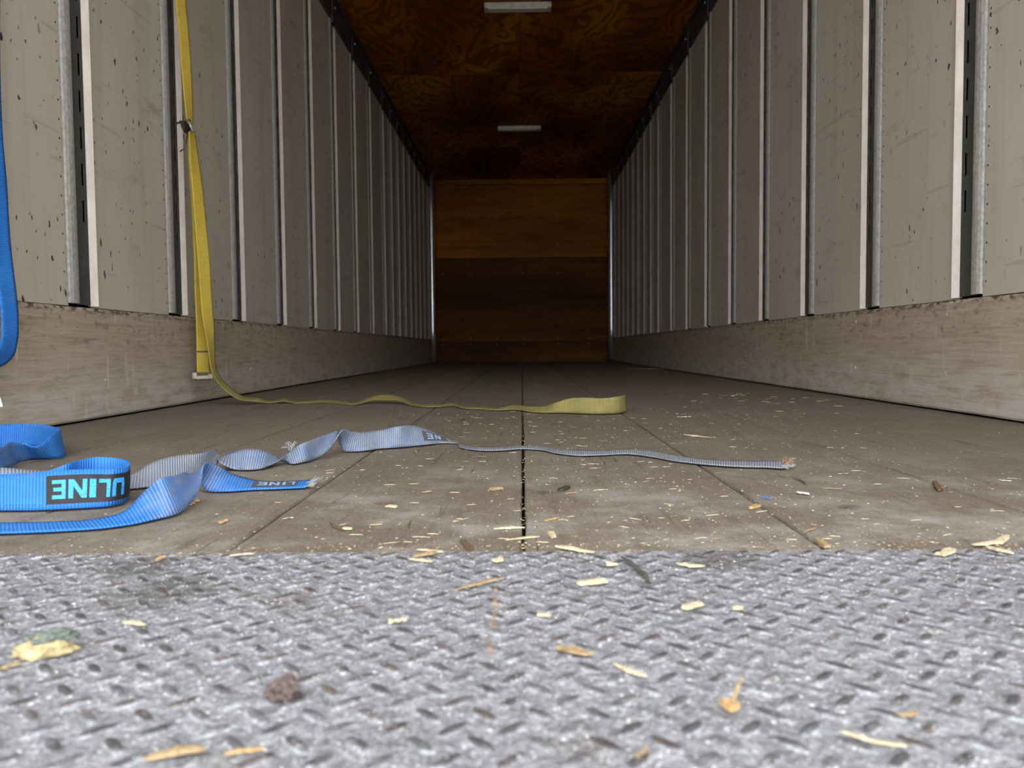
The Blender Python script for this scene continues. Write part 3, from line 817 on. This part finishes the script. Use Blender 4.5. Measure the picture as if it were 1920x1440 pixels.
# letters as four-cornered strokes in a unit box (x right, y up)
LET = {
 'U': [((0, .25), (.28, .25), (.28, 1), (0, 1)), ((.72, .25), (1, .25), (1, 1), (.72, 1)), ((.10, 0), (.90, 0), (1, .26), (0, .26))],
 'L': [((0, 0), (.32, 0), (.32, 1), (0, 1)), ((.30, 0), (1, 0), (1, .2), (.30, .2))],
 'I': [((0, 0), (1, 0), (1, 1), (0, 1))],
 'N': [((0, 0), (.26, 0), (.26, 1), (0, 1)), ((.74, 0), (1, 0), (1, 1), (.74, 1)), ((.72, 0), (1, 0), (.28, 1), (0, 1))],
 'E': [((0, 0), (.3, 0), (.3, 1), (0, 1)), ((.28, 0), (1, 0), (1, .2), (.28, .2)), ((.28, .4), (.9, .4), (.9, .6), (.28, .6)), ((.28, .8), (1, .8), (1, 1), (.28, 1))],
}
def print_word(rib, parent, t_of, boxes, x0, x1, side, ink, letm, vlo=.13, vhi=.87, reverse=False):
    """black block with the strap's own colour showing as letters; turned half round as on the strap"""
    off = side * 0.00125
    o = mesh_obj('printed_block', *rib.patch(t_of(x0), t_of(x1), vlo, vhi, off), ink, parent, True)
    for ch, a, b in boxes:
        mb = MB()
        for q in LET[ch]:
            pts = []
            for (x, y) in q:
                x = 1 - x
                if not reverse: y = 1 - y
                w = vlo + (vhi - vlo) * (0.17 + 0.66 * y)
                pts.append((t_of(a + (b - a) * x), w))
            mb.add(*rib.poly(pts, side * 0.0018))
        mb.build('letter', letm, o, True)
    return o

def lerp_table(tab):
    def fn(x):
        for (x0, t0), (x1, t1) in zip(tab, tab[1:]):
            if x <= x1 or (x1, t1) == tab[-1]:
                return t0 + (t1 - t0) * (x - x0) / (x1 - x0)
    return fn

# blue strap tangled on the floor: one continuous webbing
path = STRAP_FOLD + STRAP_LOOP + STRAP_HEAP + STRAP_RUN
nE, nC, nB = len(STRAP_FOLD), len(STRAP_LOOP), len(STRAP_HEAP)
def blue_dirt(t):
    if t < 4: return 0.22 + 0.06 * t
    if t < 7.5: return 0.55
    if t < nE: return max(0.22, 0.55 - 0.11 * (t - 7.5))
    if t < nE + 14: return 0.06
    if t < nE + nC: return 0.3
    if t < nE + nC + nB - 5: return 0.16
    if t < nE + nC + nB: return 0.45
    d = t - nE - nC - nB
    return 0.80 if d < 11 else 0.70 if d < 23 else 0.74 if d < 29 else 1.05
bs = empty('blue_strap', (-0.6, 1.0, 0)); tag(bs, 'blue webbing strap looped and twisted across the floor at left', 'strap')
rib = Ribbon(path)
web = rib.build('webbing', M['blue'], None, blue_dirt)
parts = [web]
c0 = nE
tC = lerp_table([(0, c0 + 3), (61, c0 + 4), (110, c0 + 5), (166.5, c0 + 6), (207, c0 + 7), (231, c0 + 8), (243, c0 + 9.3)])
parts.append(print_word(rib, web, tC, [('E', 99, 124), ('N', 129, 164), ('I', 169, 181), ('L', 186, 206), ('U', 209, 229)], 88, 243, SIDE_C, M['ink'], M['letter']))
tE = lerp_table([(440, 3), (480, 2), (530, 1), (585, 0)])
parts.append(print_word(rib, web, tE, [('E', 487, 504), ('N', 508, 526), ('I', 532, 538), ('L', 543, 556)], 478, 562, SIDE_E, M['ink_worn'], M['letter_worn'], .12, .80, True))
d0 = nE + nC + nB
tD = lerp_table([(772, d0 + 27), (801, d0 + 28), (826, d0 + 29), (851, d0 + 30)])
parts.append(print_word(rib, web, tD, [('E', 799, 811), ('N', 815, 826)], 791, 838, SIDE_D, M['ink_worn'], M['letter_worn'], .2, .8, True))
# frayed tufts
def tuft(name, base, direction, n, ln, mat, parent, spread=0.5, seed=1, r=0.0005):
    rg = random.Random(seed); mb = MB(); d = Vector(direction).normalized()
    for k in range(n):
        p = Vector(base) + Vector((rg.uniform(-1, 1), rg.uniform(-1, 1), rg.uniform(0, 0.4))) * 0.004
        pts = [p]; q = d.copy()
        for i in range(4):
            q = (q + Vector((rg.uniform(-1, 1), rg.uniform(-1, 1), rg.uniform(-0.6, 0.8))) * spread).normalized()
            nx = pts[-1] + q * ln / 4
            nx.z = max(nx.z, 0.001); pts.append(nx)
        mb.add(*tube_vf(pts, r, 4))
    return mb.build(name, mat, parent)
end_a, end_b = Vector(STRAP_RUN[-1][0]), Vector(STRAP_RUN[-1][1])
for k in range(9):
    parts.append(tuft('frayed_end', end_a.lerp(end_b, (k + 0.5) / 9), (1, 0.2, 0.05), 9, 0.008 + 0.005 * (k % 3), M['fray_rust'] if k in (3, 4, 5, 6, 7) else M['fray'], web, 0.35, 20 + k))
e_a, e_b = Vector(STRAP_FOLD[0][0]), Vector(STRAP_FOLD[0][1])
for k in range(8):
    parts.append(tuft('frayed_end', e_a.lerp(e_b, (k + 0.5) / 8), (1, 0.1, 0.12), 5, 0.009 + 0.004 * (k % 2), M['fray'], web, 0.3, 50 + k))
parts.append(tuft('loose_thread', rib.at(d0 + 17.2, 1.0), (-0.3, 0.1, 1), 16, 0.017, M['fray'], web, 0.6, 7, 0.0006))

def adopt(root, children):
    """parent meshes built in world space without moving them"""
    for c in children:
        c.parent = root
        c.matrix_parent_inverse = Matrix.Translation(-root.location)
adopt(bs, [web])

# blue strap hanging in a loop at the left wall
hs = empty('hanging_blue_strap', (-1.17, 1.71, 0.16)); tag(hs, 'bright blue webbing strap hanging in a loop at the left edge', 'strap')
hr = Ribbon(STRAP_HANG)
hw = hr.build('webbing', M['blue'], None, lambda t: 0.04)
tagv = []
for k, (dx, dz) in enumerate([(0, 0.155), (0.004, 0.125), (0.010, 0.098), (0.013, 0.077)]):
    tagv += [(-1.215 + dx, 1.700 + 0.004 * k, dz), (-1.1845 + dx * 0.9 - 0.008, 1.716 + 0.004 * k, dz)]
tg = mesh_obj('care_tag', tagv, [(0, 1, 3, 2), (2, 3, 5, 4), (4, 5, 7, 6)], M['paper'], None)
m = tg.modifiers.new('thickness', 'SOLIDIFY'); m.thickness = 0.0006
adopt(hs, [hw, tg])
# wall anchor above the frame that carries both ends
top1, top2 = Vector(STRAP_HANG[0][0]), Vector(STRAP_HANG[-1][0])
anc = MB()
anc.add(*tube_vf([(-1.27, 1.70, 1.36), (-1.215, 1.70, 1.36), (-1.18, 1.70, 1.33), (-1.18, 1.73, 1.295), (-1.19, 1.80, 1.295), (-1.215, 1.80, 1.34), (-1.27, 1.79, 1.36)], 0.006))
an = anc.build('anchor_ring', M['steel'], None, True); adopt(hs, [an])

# yellow strap
ys_ = empty('yellow_strap', (-1.17, 2.80, 0.1)); tag(ys_, 'yellow webbing strap hanging from the left wall with its tail along the floor', 'strap')
def yd(t): return 0.16 + 0.10 * math.sin(t * 1.7)
y_up = Ribbon(YELLOW_TOP).build('webbing', M['yellow'], None, lambda t: 0.12)
y_1 = Ribbon(YELLOW_FIT).build('webbing', M['yellow'], None, yd)
y_2r = Ribbon(YELLOW_TAIL)
y_2 = y_2r.build('webbing', M['yellow'], None, lambda t: 0.15 if t < 5 else min(0.8, 0.15 + 0.12 * (t - 5)))
y_2['label'] = 'faded tail of the strap trailing over the planks'
b = MB()
# cam buckle: side plates, pin and shiny bar
bk = Vector((-1.176, 2.752, 0.99))
b.add(*tube_vf([bk + Vector((-0.040, -0.01, 0.012)), bk + Vector((-0.012, -0.012, 0.020)), bk + Vector((0.012, -0.012, 0.022))], 0.0035))
buck = b.build('buckle', M['darksteel'], None, True)
pl = MB()
pl.add([bk + Vector(q) for q in [(-0.024, -0.02, 0.02), (-0.004, -0.024, 0.018), (-0.007, -0.022, -0.022), (-0.018, -0.02, -0.004), (-0.024, 0.03, 0.02), (-0.004, 0.03, 0.018), (-0.007, 0.03, -0.022), (-0.018, 0.03, -0.004)]],
       [(0, 1, 2, 3), (7, 6, 5, 4), (0, 4, 5, 1), (1, 5, 6, 2), (2, 6, 7, 3), (3, 7, 4, 0)])
pl.build('side_plate', M['darksteel'], buck)
br2 = MB()
br2.add(*tube_vf([bk + Vector((0.006, -0.024, 0.024)), bk + Vector((0.016, -0.026, 0.004)), bk + Vector((0.026, -0.024, -0.022))], 0.004))
br2.build('lever', M['steel'], buck, True)
br3 = MB()
br3.add(*tube_vf([bk + Vector((-0.030, -0.008, -0.085)), bk + Vector((-0.012, -0.006, -0.072)), bk + Vector((-0.004, 0.0, -0.02))], 0.0028))
br3.build('hook_wire', M['darksteel'], buck, True)
# end fitting
fb = Vector((-1.172, 2.805, 0.106))
fit = MB()
ax = Vector((0.58, 0.815, 0)).normalized(); ay = Vector((0.815, -0.58, 0)).normalized()
def obox(mb, c, u, v_, w_, a, bb, cc):
    vs = []
    for sz in (-1, 1):
        for sx, sy in ((-1, -1), (1, -1), (1, 1), (-1, 1)):
            vs.append(c + u * a * sx + v_ * bb * sy + w_ * cc * sz)
    mb.add(vs, [(0, 3, 2, 1), (4, 5, 6, 7), (0, 1, 5, 4), (1, 2, 6, 5), (2, 3, 7, 6), (3, 0, 4, 7)])
up = Vector((0, 0, 1))
obox(fit, fb + up * -0.004, ax, ay, up, 0.030, 0.007, 0.0065)
obox(fit, fb + ax * -0.033 + up * 0.003, ax, ay, up, 0.005, 0.009, 0.011)
obox(fit, fb + ax * 0.031 + up * -0.001, ax, ay, up, 0.004, 0.009, 0.009)
fo = bevel(fit.build('end_fitting', M['zinc'], None), 0.002, 2)
ft2 = MB(); obox(ft2, fb + up * -0.012, ax, ay, up, 0.031, 0.004, 0.002); ft2.build('spring_tab', M['darksteel'], fo)
sl = MB()
sl.add(*Ribbon(YELLOW_FIT).patch(7.95, 8.02, 0.0, 1.0, 0.0016, 2, 6)); sl.add(*Ribbon(YELLOW_FIT).patch(7.95, 8.02, 0.0, 1.0, -0.0016, 2, 6))
st = sl.build('stitch_band', M['ink_worn'], None)
anc2 = MB().box(-1.2545, -1.232, 2.836, 2.898, 1.905, 1.935).build('wall_fitting', M['zinc'], None)
adopt(ys_, [y_up, y_1, y_2, buck, fo, st, anc2])

# ------------------------------------------------------------------ litter on the floor
CHIPS = [
    (0.4738, 0.7673, 0.0705, 0.578, 0.009, 'pale', 'splinter', 'largest pale wood sliver, lying on a forked piece at the right edge of the floor'),
    (0.454, 0.7334, 0.0268, -1.213, 0.007, 'pale', 'splinter', 'ragged forked pale wood sliver under the largest sliver at the right edge'),
    (0.401, 0.7258, 0.0291, 0.682, 0.009, 'pale', 'chip', 'stubby pale wood chip on the tread plate edge left of the forked sliver'),
    (0.58, 1.0762, 0.0748, -1.967, 0.009, 'brown', 'chip', 'upright brown bark chip on the right-hand planks'),
    (0.3748, 1.0292, 0.0201, -0.875, 0.007, 'white', 'flake', 'white paper-like flake on the planks below the frayed end of the blue strap'),
    (0.3175, 1.0, 0.0139, -0.29, 0.004, 'blue', 'flake', 'small blue plastic sliver on the planks right of centre'),
    (0.2864, 0.9473, 0.028, 0.887, 0.008, 'orange', 'chip', 'orange wedge-shaped wood chip on the joint right of centre'),
    (0.4098, 1.1318, 0.0546, -1.544, 0.004, 'brown', 'splinter', 'brown twig on the planks just right of the frayed blue strap end'),
    (0.4296, 1.0682, 0.0251, -0.198, 0.0035, 'tan', 'splinter', 'thin straight tan splinter on the planks right of the white flake'),
    (0.7012, 1.1222, 0.0175, -0.918, 0.004, 'white', 'crinkle', 'crinkled white scrap on the planks near the right edge'),
    (0.3001, 0.7689, 0.0358, -1.659, 0.008, 'tan', 'chip', 'curled tan shaving at the tread plate end of the right plank joint'),
    (0.3063, 0.8248, 0.0299, 0.791, 0.003, 'tan', 'splinter', 'short tan splinter poking from the right plank joint'),
    (0.3901, 1.6971, 0.0791, -0.945, 0.006, 'pale', 'splinter', 'long pale feathered splinter on the planks between the two floor straps'),
    (1.1221, 6.8274, 0.3932, 0.366, 0.016, 'tan', 'splinter', 'long tan stick lying far back by the right scuff rail'),
    (0.8456, 3.0919, 0.1246, -0.13, 0.009, 'tan', 'crinkle', 'tan twig in the pile of chips by the right scuff rail'),
    (0.4574, 2.1664, 0.0423, 0.316, 0.008, 'pale', 'crinkle', 'crinkled pale shaving between the yellow strap end and the right joint'),
    (-0.0161, 0.8424, 0.0342, 0.197, 0.0055, 'pale', 'splinter', 'thick pale straw ending at the centre joint'),
    (-0.0012, 0.797, 0.0393, 0.39, 0.0045, 'pale', 'splinter', 'long pale straw lying right across the centre joint near the tread plate'),
    (-0.0579, 0.7694, 0.0432, -1.348, 0.007, 'brown', 'chip', 'brown bark piece standing at the plank ends left of the centre joint'),
    (0.0499, 0.7445, 0.0429, -0.603, 0.007, 'pale', 'splinter', 'big ragged pale splinter on the tread plate edge right of the centre joint'),
    (-0.0915, 0.7492, 0.0282, -0.307, 0.005, 'pale', 'splinter', 'pale splinter along the plank ends left of the bark piece'),
    (-0.2122, 0.8541, 0.0501, -0.987, 0.005, 'brown', 'splinter', 'bent brown twig on the planks below the short strap end'),
    (-0.1957, 0.8431, 0.0114, -0.025, 0.006, 'pale', 'chip', 'small oblong pale chip touching the bent brown twig'),
    (-0.166, 0.9623, 0.0156, -0.459, 0.007, 'pale', 'chip', 'pale pointed chip on the planks left of centre'),
    (-0.0378, 1.0766, 0.0212, 0.581, 0.01, 'tan', 'chip', 'tan bark flake on the planks left of the centre joint'),
    (-0.1347, 1.0619, 0.0145, 0.541, 0.006, 'tan', 'chip', 'small tan curled chip in the middle of the left centre plank'),
    (-0.182, 0.9879, 0.0258, 0.379, 0.004, 'rust', 'splinter', 'reddish brown sliver on the planks above the pale pointed chip'),
    (0.0337, 0.8861, 0.0262, 0.808, 0.004, 'orange', 'splinter', 'orange-brown straw on the planks right of the centre joint'),
    (0.0569, 1.0754, 0.0274, 1.065, 0.01, 'dark', 'chip', 'dark crumpled leaf bit on the planks right of the centre joint'),
    (0.0651, 1.0453, 0.0218, 0.523, 0.0045, 'tan', 'splinter', 'tan straw lying against the dark leaf bit'),
    (-0.4315, 0.9906, 0.0276, 1.644, 0.009, 'orange', 'crinkle', 'orange husk tucked beside the twisted blue strap fold'),
    (-0.3495, 0.881, 0.0167, 1.352, 0.009, 'orange', 'crinkle', 'orange husk lying open on the left planks'),
    (0.0297, 0.8089, 0.0233, -1.487, 0.008, 'pale', 'chip', 'squat pale block on the planks right of the centre joint'),
    (-0.3464, 0.7189, 0.0128, 1.565, 0.007, 'orange', 'crinkle', 'orange husk at the left end of the tread plate edge'),
    (-0.2736, 0.7334, 0.0225, 0.327, 0.0035, 'pale', 'splinter', 'thin pale straw along the tread plate edge at left'),
    (-0.0384, 0.6368, 0.0496, 0.68, 0.005, 'tan', 'splinter', 'long tan pointed sliver on the tread plate, left of centre'),
    (0.0573, 0.6378, 0.025, 0.34, 0.008, 'pale', 'chip', 'broad pale wood chip on the tread plate right of centre'),
    (0.102, 0.6718, 0.0876, -1.421, 0.006, 'grey', 'splinter', 'dark grey weathered stick on the tread plate right of centre'),
    (0.1495, 0.6862, 0.0249, -0.433, 0.006, 'pale', 'splinter', 'pale tapered splinter at the top of the tread plate beyond the grey stick'),
    (0.0798, 0.6916, 0.01, 0.153, 0.007, 'pale', 'chip', 'small pale chip on the tread plate left of the grey stick'),
    (0.1285, 0.5783, 0.0203, 0.547, 0.007, 'pale', 'chip', 'pale oblong chip alone on the tread plate right of the grey stick'),
    (0.1611, 0.5737, 0.0084, -0.013, 0.005, 'pale', 'chip', 'short pale chip on the tread plate right of the oblong chip'),
    (0.0141, 0.56, 0.01, -0.356, 0.0045, 'pale', 'chip', 'small pale chip near the middle of the tread plate'),
    (0.0318, 0.4909, 0.0267, -0.444, 0.009, 'tan', 'flake', 'oval tan seed-like flake on the tread plate near the centre'),
    (0.0636, 0.4618, 0.0256, -0.812, 0.004, 'pale', 'splinter', 'thin curved pale splinter on the tread plate below the oval flake'),
    (-0.0924, 0.5481, 0.0123, 0.439, 0.009, 'pale', 'crinkle', 'ragged cream flake on the tread plate left of the centre'),
    (-0.2834, 0.5465, 0.0205, -0.33, 0.005, 'pale', 'splinter', 'pale wedge-shaped splinter on the left of the tread plate'),
    (0.1131, 0.4147, 0.0089, 0.349, 0.01, 'orange', 'chip', 'orange chip with a raised splinter on the near right of the tread plate'),
    (0.2047, 0.4046, 0.012, 0.143, 0.004, 'tan', 'splinter', 'yellowish straw on the near right corner of the tread plate'),
    (-0.1719, 0.3676, 0.0268, 0.334, 0.007, 'tan', 'splinter', 'large blurred tan splinter at the bottom left of the tread plate'),
    (-0.1387, 0.3694, 0.0185, 0.269, 0.0035, 'orange', 'splinter', 'thin orange-brown fibre beside the large blurred splinter'),
    (0.1737, 0.3775, 0.0307, -0.494, 0.003, 'pale', 'splinter', 'long thin pale straw at the bottom right of the tread plate'),
    (0.0565, 0.3663, 0.0112, 0.892, 0.0035, 'tan', 'crinkle', 'curly tan fibre at the bottom of the tread plate right of centre'),
    (-0.0967, 0.7088, 0.0245, -0.39, 0.0045, 'pale', 'splinter', 'pale splinter just on the tread plate left of centre'),
    (-0.0944, 0.7299, 0.0254, 0.616, 0.007, 'tan', 'chip', 'flat tan shaving at the tread plate edge left of centre'),
    (-0.0235, 0.7065, 0.0104, 0.732, 0.008, 'pale', 'chip', 'small blocky pale chip on the tread plate edge at the centre'),
    (-0.3251, 0.4722, 0.0131, 0.918, 0.004, 'tan', 'splinter', 'tan straw beside the pale chunk at the left edge'),
]


def splinter_vf(L, W, seed, thick=None, bend=0.0, ragged=0.35):
    rg = random.Random(seed); T = thick or max(0.0009, W * 0.38)
    ns = 7; v = []; f = []
    for i in range(ns):
        u = i / (ns - 1); x = (u - 0.5) * L
        taper = min(1.0, 0.45 + 2.2 * min(u, 1 - u)) * rg.uniform(1 - ragged, 1.0)
        cy = bend * L * (u - 0.5) ** 2 * 4 + rg.uniform(-1, 1) * W * 0.12
        cz = rg.uniform(0, 0.3) * T + abs(bend) * 0.2 * L * (u - 0.5) ** 2 * 4
        w, h = W * 0.5 * taper, T * taper
        v += [(x, cy - w, cz), (x + rg.uniform(-1, 1) * W * 0.2, cy + w, cz + rg.uniform(0, 0.3) * T), (x, cy + w * 0.7, cz + h), (x, cy - w * 0.8, cz + h * 0.9)]
    for i in range(ns - 1):
        for k in range(4):
            j = (k + 1) % 4
            f.append((i * 4 + k, i * 4 + j, (i + 1) * 4 + j, (i + 1) * 4 + k))
    f += [(3, 2, 1, 0), tuple((ns - 1) * 4 + k for k in range(4))]
    return v, f
def chip_vf(L, W, seed):
    rg = random.Random(seed); v, f = [], []
    top = [(-0.5, -0.42), (-0.2, -0.5), (0.22, -0.46), (0.5, -0.3), (0.44, 0.1), (0.5, 0.38), (0.1, 0.5), (-0.26, 0.42), (-0.46, 0.46), (-0.5, 0.05)]
    pts = [(L * (a + rg.uniform(-0.07, 0.07)), W * (b + rg.uniform(-0.14, 0.14))) for a, b in top]
    n = len(pts); t = max(0.0014, W * 0.32); sl = rg.uniform(-0.35, 0.35) * t / L
    for z in (0.0002, t):
        for x, y in pts:
            v.append((x * (0.94 if z > 0.001 else 1), y * (0.9 if z > 0.001 else 1), z + (sl * x + t * 0.25 * rg.uniform(-1, 1) if z > 0.001 else 0)))
    for k in range(n): f.append((k, (k + 1) % n, n + (k + 1) % n, n + k))
    f += [tuple(range(n))[::-1], tuple(range(n, 2 * n))]
    return v, f
def flake_vf(L, W, seed):
    rg = random.Random(seed); n = 10; v = []; f = []
    for z in (0.0004, 0.0016):
        for k in range(n):
            a = 2 * math.pi * k / n; r = rg.uniform(0.75, 1.05)
            v.append((L / 2 * r * math.cos(a), W / 2 * r * math.sin(a), z + 0.0016 * math.sin(a * 2 + seed) ** 2))
    for k in range(n): f.append((k, (k + 1) % n, n + (k + 1) % n, n + k))
    f += [tuple(range(n))[::-1], tuple(range(n, 2 * n))]
    return v, f
def crinkle_vf(L, W, seed):
    rg = random.Random(seed); mb = MB(); x = -L / 2
    n = 3
    for k in range(n):
        l = L / n * rg.uniform(0.9, 1.5)
        v, f = splinter_vf(l, W * rg.uniform(0.45, 0.8), seed * 7 + k, None, rg.uniform(-0.4, 0.4), 0.5)
        a, tl = rg.uniform(-0.8, 0.8), rg.uniform(-0.45, 0.45)
        c, s = math.cos(a), math.sin(a)
        cx = x + L / n * (k + 0.5)
        vv = []
        for p in v:
            xx, zz = p[0] * math.cos(tl), p[2] + abs(p[0] * math.sin(tl)) * 0.8
            vv.append((cx + c * xx - s * p[1], s * xx + c * p[1], zz))
        mb.add(vv, f)
    return mb.v, mb.f
KINDNAME = {'splinter': 'wood_splinter', 'chip': 'wood_chip', 'flake': 'flake', 'crinkle': 'wood_shaving'}
for k, (x, y, L, a, W, colr, kind, label) in enumerate(CHIPS):
    if kind == 'splinter': vf = splinter_vf(L, W, 100 + k, None, rng.uniform(-0.1, 0.1))
    elif kind == 'chip': vf = chip_vf(L, W, 100 + k)
    elif kind == 'flake': vf = flake_vf(L, W, 100 + k)
    else: vf = crinkle_vf(L, W, 100 + k)
    nm = 'plastic_sliver' if colr == 'blue' else 'paper_scrap' if colr == 'white' else KINDNAME[kind]
    o = mesh_obj(nm, *vf, CH[colr])
    o.location = (x, y, 0.0019 if y < TREAD_END else 0.0002); o.rotation_euler = (0, 0, a)
    if 'raised splinter' in label:
        v2, f2 = splinter_vf(0.016, 0.0028, 77, 0.0016)
        rs_ = mesh_obj('raised_splinter', v2, f2, CH['tan'], o)
        rs_.location = (0.004, 0.0, 0.0085); rs_.rotation_euler = (0, -1.05, 0.2)
    tag(o, label, 'scrap' if colr in ('blue', 'white') else 'wood chip')

# pale chunk with a dark crust
def lump(rx, ry, rz, seed, amp, sub=3, zmin=-0.2):
    bm = bmesh.new(); bmesh.ops.create_icosphere(bm, subdivisions=sub, radius=1.0)
    for v in bm.verts:
        d = v.co.normalized()
        n = 1 + amp * mnoise.noise(d * 2.2 + Vector((seed, seed * 2, 0))) + amp * 0.6 * mnoise.noise(d * 6.0 + Vector((seed, 0, seed)))
        v.co = Vector((d.x * rx * n, d.y * ry * n, max(d.z, zmin) * rz * n))
    vs = [tuple(v.co) for v in bm.verts]; fs = [tuple(q.index for q in p.verts) for p in bm.faces]
    bm.free(); return vs, fs
ck = empty('rotten_wood_chunk', (-0.316, 0.494, 0.0)); ck.rotation_euler = (0, 0, 0.25)
tag(ck, 'pale crumbly chunk with a dark green crust at the left of the tread plate', 'chunk')
v, f = lump(0.0185, 0.010, 0.0085, 3.0, 0.35)
o = mesh_obj('body', [(a, b, c + 0.0035) for a, b, c in v], f, m_simple('crumbly_wood', rgb(138, 124, 90), rgb(178, 164, 126), 220, 0.9, 0, (1, 1, 1), 0.6), ck)
v, f = lump(0.0165, 0.009, 0.0045, 5.0, 0.4)
o = mesh_obj('crust', [(a + 0.002, b + 0.004, c + 0.0105) for a, b, c in v], f, m_simple('green_crust', rgb(70, 80, 80), rgb(112, 118, 106), 300, 0.9), ck)
v, f = lump(0.0095, 0.0085, 0.0085, 9.0, 0.55)
cl = mesh_obj('dirt_clod', v, f, m_simple('dirt_clod', rgb(70, 58, 55), rgb(106, 92, 88), 260, 0.9, 0, (1, 1, 1), 0.8))
cl.location = (-0.1395, 0.432, 0.0035); tag(cl, 'brownish purple dirt clod on the tread plate left of centre', 'clod')

# small splinters: many alike
variants = []
for k in range(8):
    rg = random.Random(900 + k)
    me = bpy.data.meshes.new('small_splinter')
    v, f = splinter_vf(rg.uniform(0.007, 0.017), rg.uniform(0.0010, 0.0022), 900 + k, 0.0008, rg.uniform(-0.12, 0.12))
    me.from_pydata(v, [], f); me.materials.append(CH['pale' if k % 3 else 'tan'])
    variants.append(me)
rs = random.Random(5)
n = 0
while n < 240:
    y = 0.78 + (rs.random() ** 1.25) * 1.75
    x = rs.gauss(0.10, 0.26 + 0.12 * y)
    if abs(x) > 0.70 * y or abs(x) > 1.15 or x < -0.30 - 0.05 * rs.random(): continue
    o = bpy.data.objects.new('small_splinter', variants[rs.randrange(8)])
    o.location = (x, y, 0.0003); o.rotation_euler = (0, 0, rs.gauss(0.1, 0.5)); sc_ = rs.uniform(0.6, 1.15)
    o.scale = (sc_, sc_, 1)
    link(o); tag(o, 'tiny pale straw-like splinter among many strewn over the planks', 'wood chip', 'tiny splinters strewn over the planks')
    n += 1
# heap of chips by the right rail
for k in range(26):
    o = bpy.data.objects.new('small_splinter', variants[rs.randrange(8)])
    o.location = (0.86 + rs.gauss(0, 0.14), 2.9 + rs.gauss(0, 0.22), 0.0004); o.rotation_euler = (0, 0, rs.uniform(-0.8, 0.8)); o.scale = (1.9, 2.4, 1.6)
    link(o); tag(o, 'pale chip in the loose pile near the right scuff rail', 'wood chip', 'loose pile of chips by the right rail')

# sawdust and grit: nobody could count it
def grit(name, n, gen, smin, smax, mats, z, label, cat):
    rg = random.Random(hash(name) % 1000 if False else len(name))
    mb = MB()
    for k in range(n):
        x, y = gen(rg)
        s = smin + (smax - smin) * rg.random() ** 3; a = rg.uniform(0, 6.28)
        l = s * rg.uniform(1, 2.6); h = s * rg.uniform(0.4, 0.9)
        c, si = math.cos(a) , math.sin(a)
        mb.add([(x + c * l, y + si * l, z), (x - si * s, y + c * s, z), (x - c * l, y - si * l, z), (x + si * s, y - c * s, z), (x, y, z + h)],
               [(0, 1, 4), (1, 2, 4), (2, 3, 4), (3, 0, 4)])
    o = mb.build(name, mats); tag(o, label, cat, kind='stuff')
def g_floor(rg):
    while True:
        y = TREAD_END + 0.01 + (rg.random() ** 1.7) * 3.6
        x = rg.uniform(-1.2, 1.2)
        if rg.random() < 0.02: return rg.choice((-0.297, 0, 0, 0, 0.297, 0.594)) + rg.gauss(0, 0.0015), y
        if abs(x) > 0.72 * y: continue
        dens = math.exp(-((x - 0.15) / (0.30 + 0.16 * y)) ** 2) * 0.9 + 0.12
        if mnoise.noise((x * 5, y * 5, 2)) * 0.5 + 0.5 < 0.35: dens *= 0.4
        if rg.random() < dens: return x, y
def g_tread(rg):
    while True:
        y = rg.uniform(0.30, TREAD_END); x = rg.uniform(-0.75, 0.75)
        if abs(x) < 0.72 * y + 0.02: return x, y
def g_edge(rg):
    return rg.uniform(-0.55, 0.6), TREAD_END + rg.gauss(0.0, 0.012)
grit('sawdust', 9000, g_floor, 0.0003, 0.0013, CH['pale'], 0.0003, 'fine pale sawdust sprinkled over the plank floor', 'sawdust')
grit('light_grit', 9000, g_tread, 0.00015, 0.0009, CH['white'], 0.0006, 'fine white grit sprinkled over the tread plate', 'grit')
grit('edge_sawdust', 1100, g_edge, 0.0004, 0.0014, CH['tan'], 0.0005, 'tan sawdust gathered along the tread plate edge', 'sawdust')
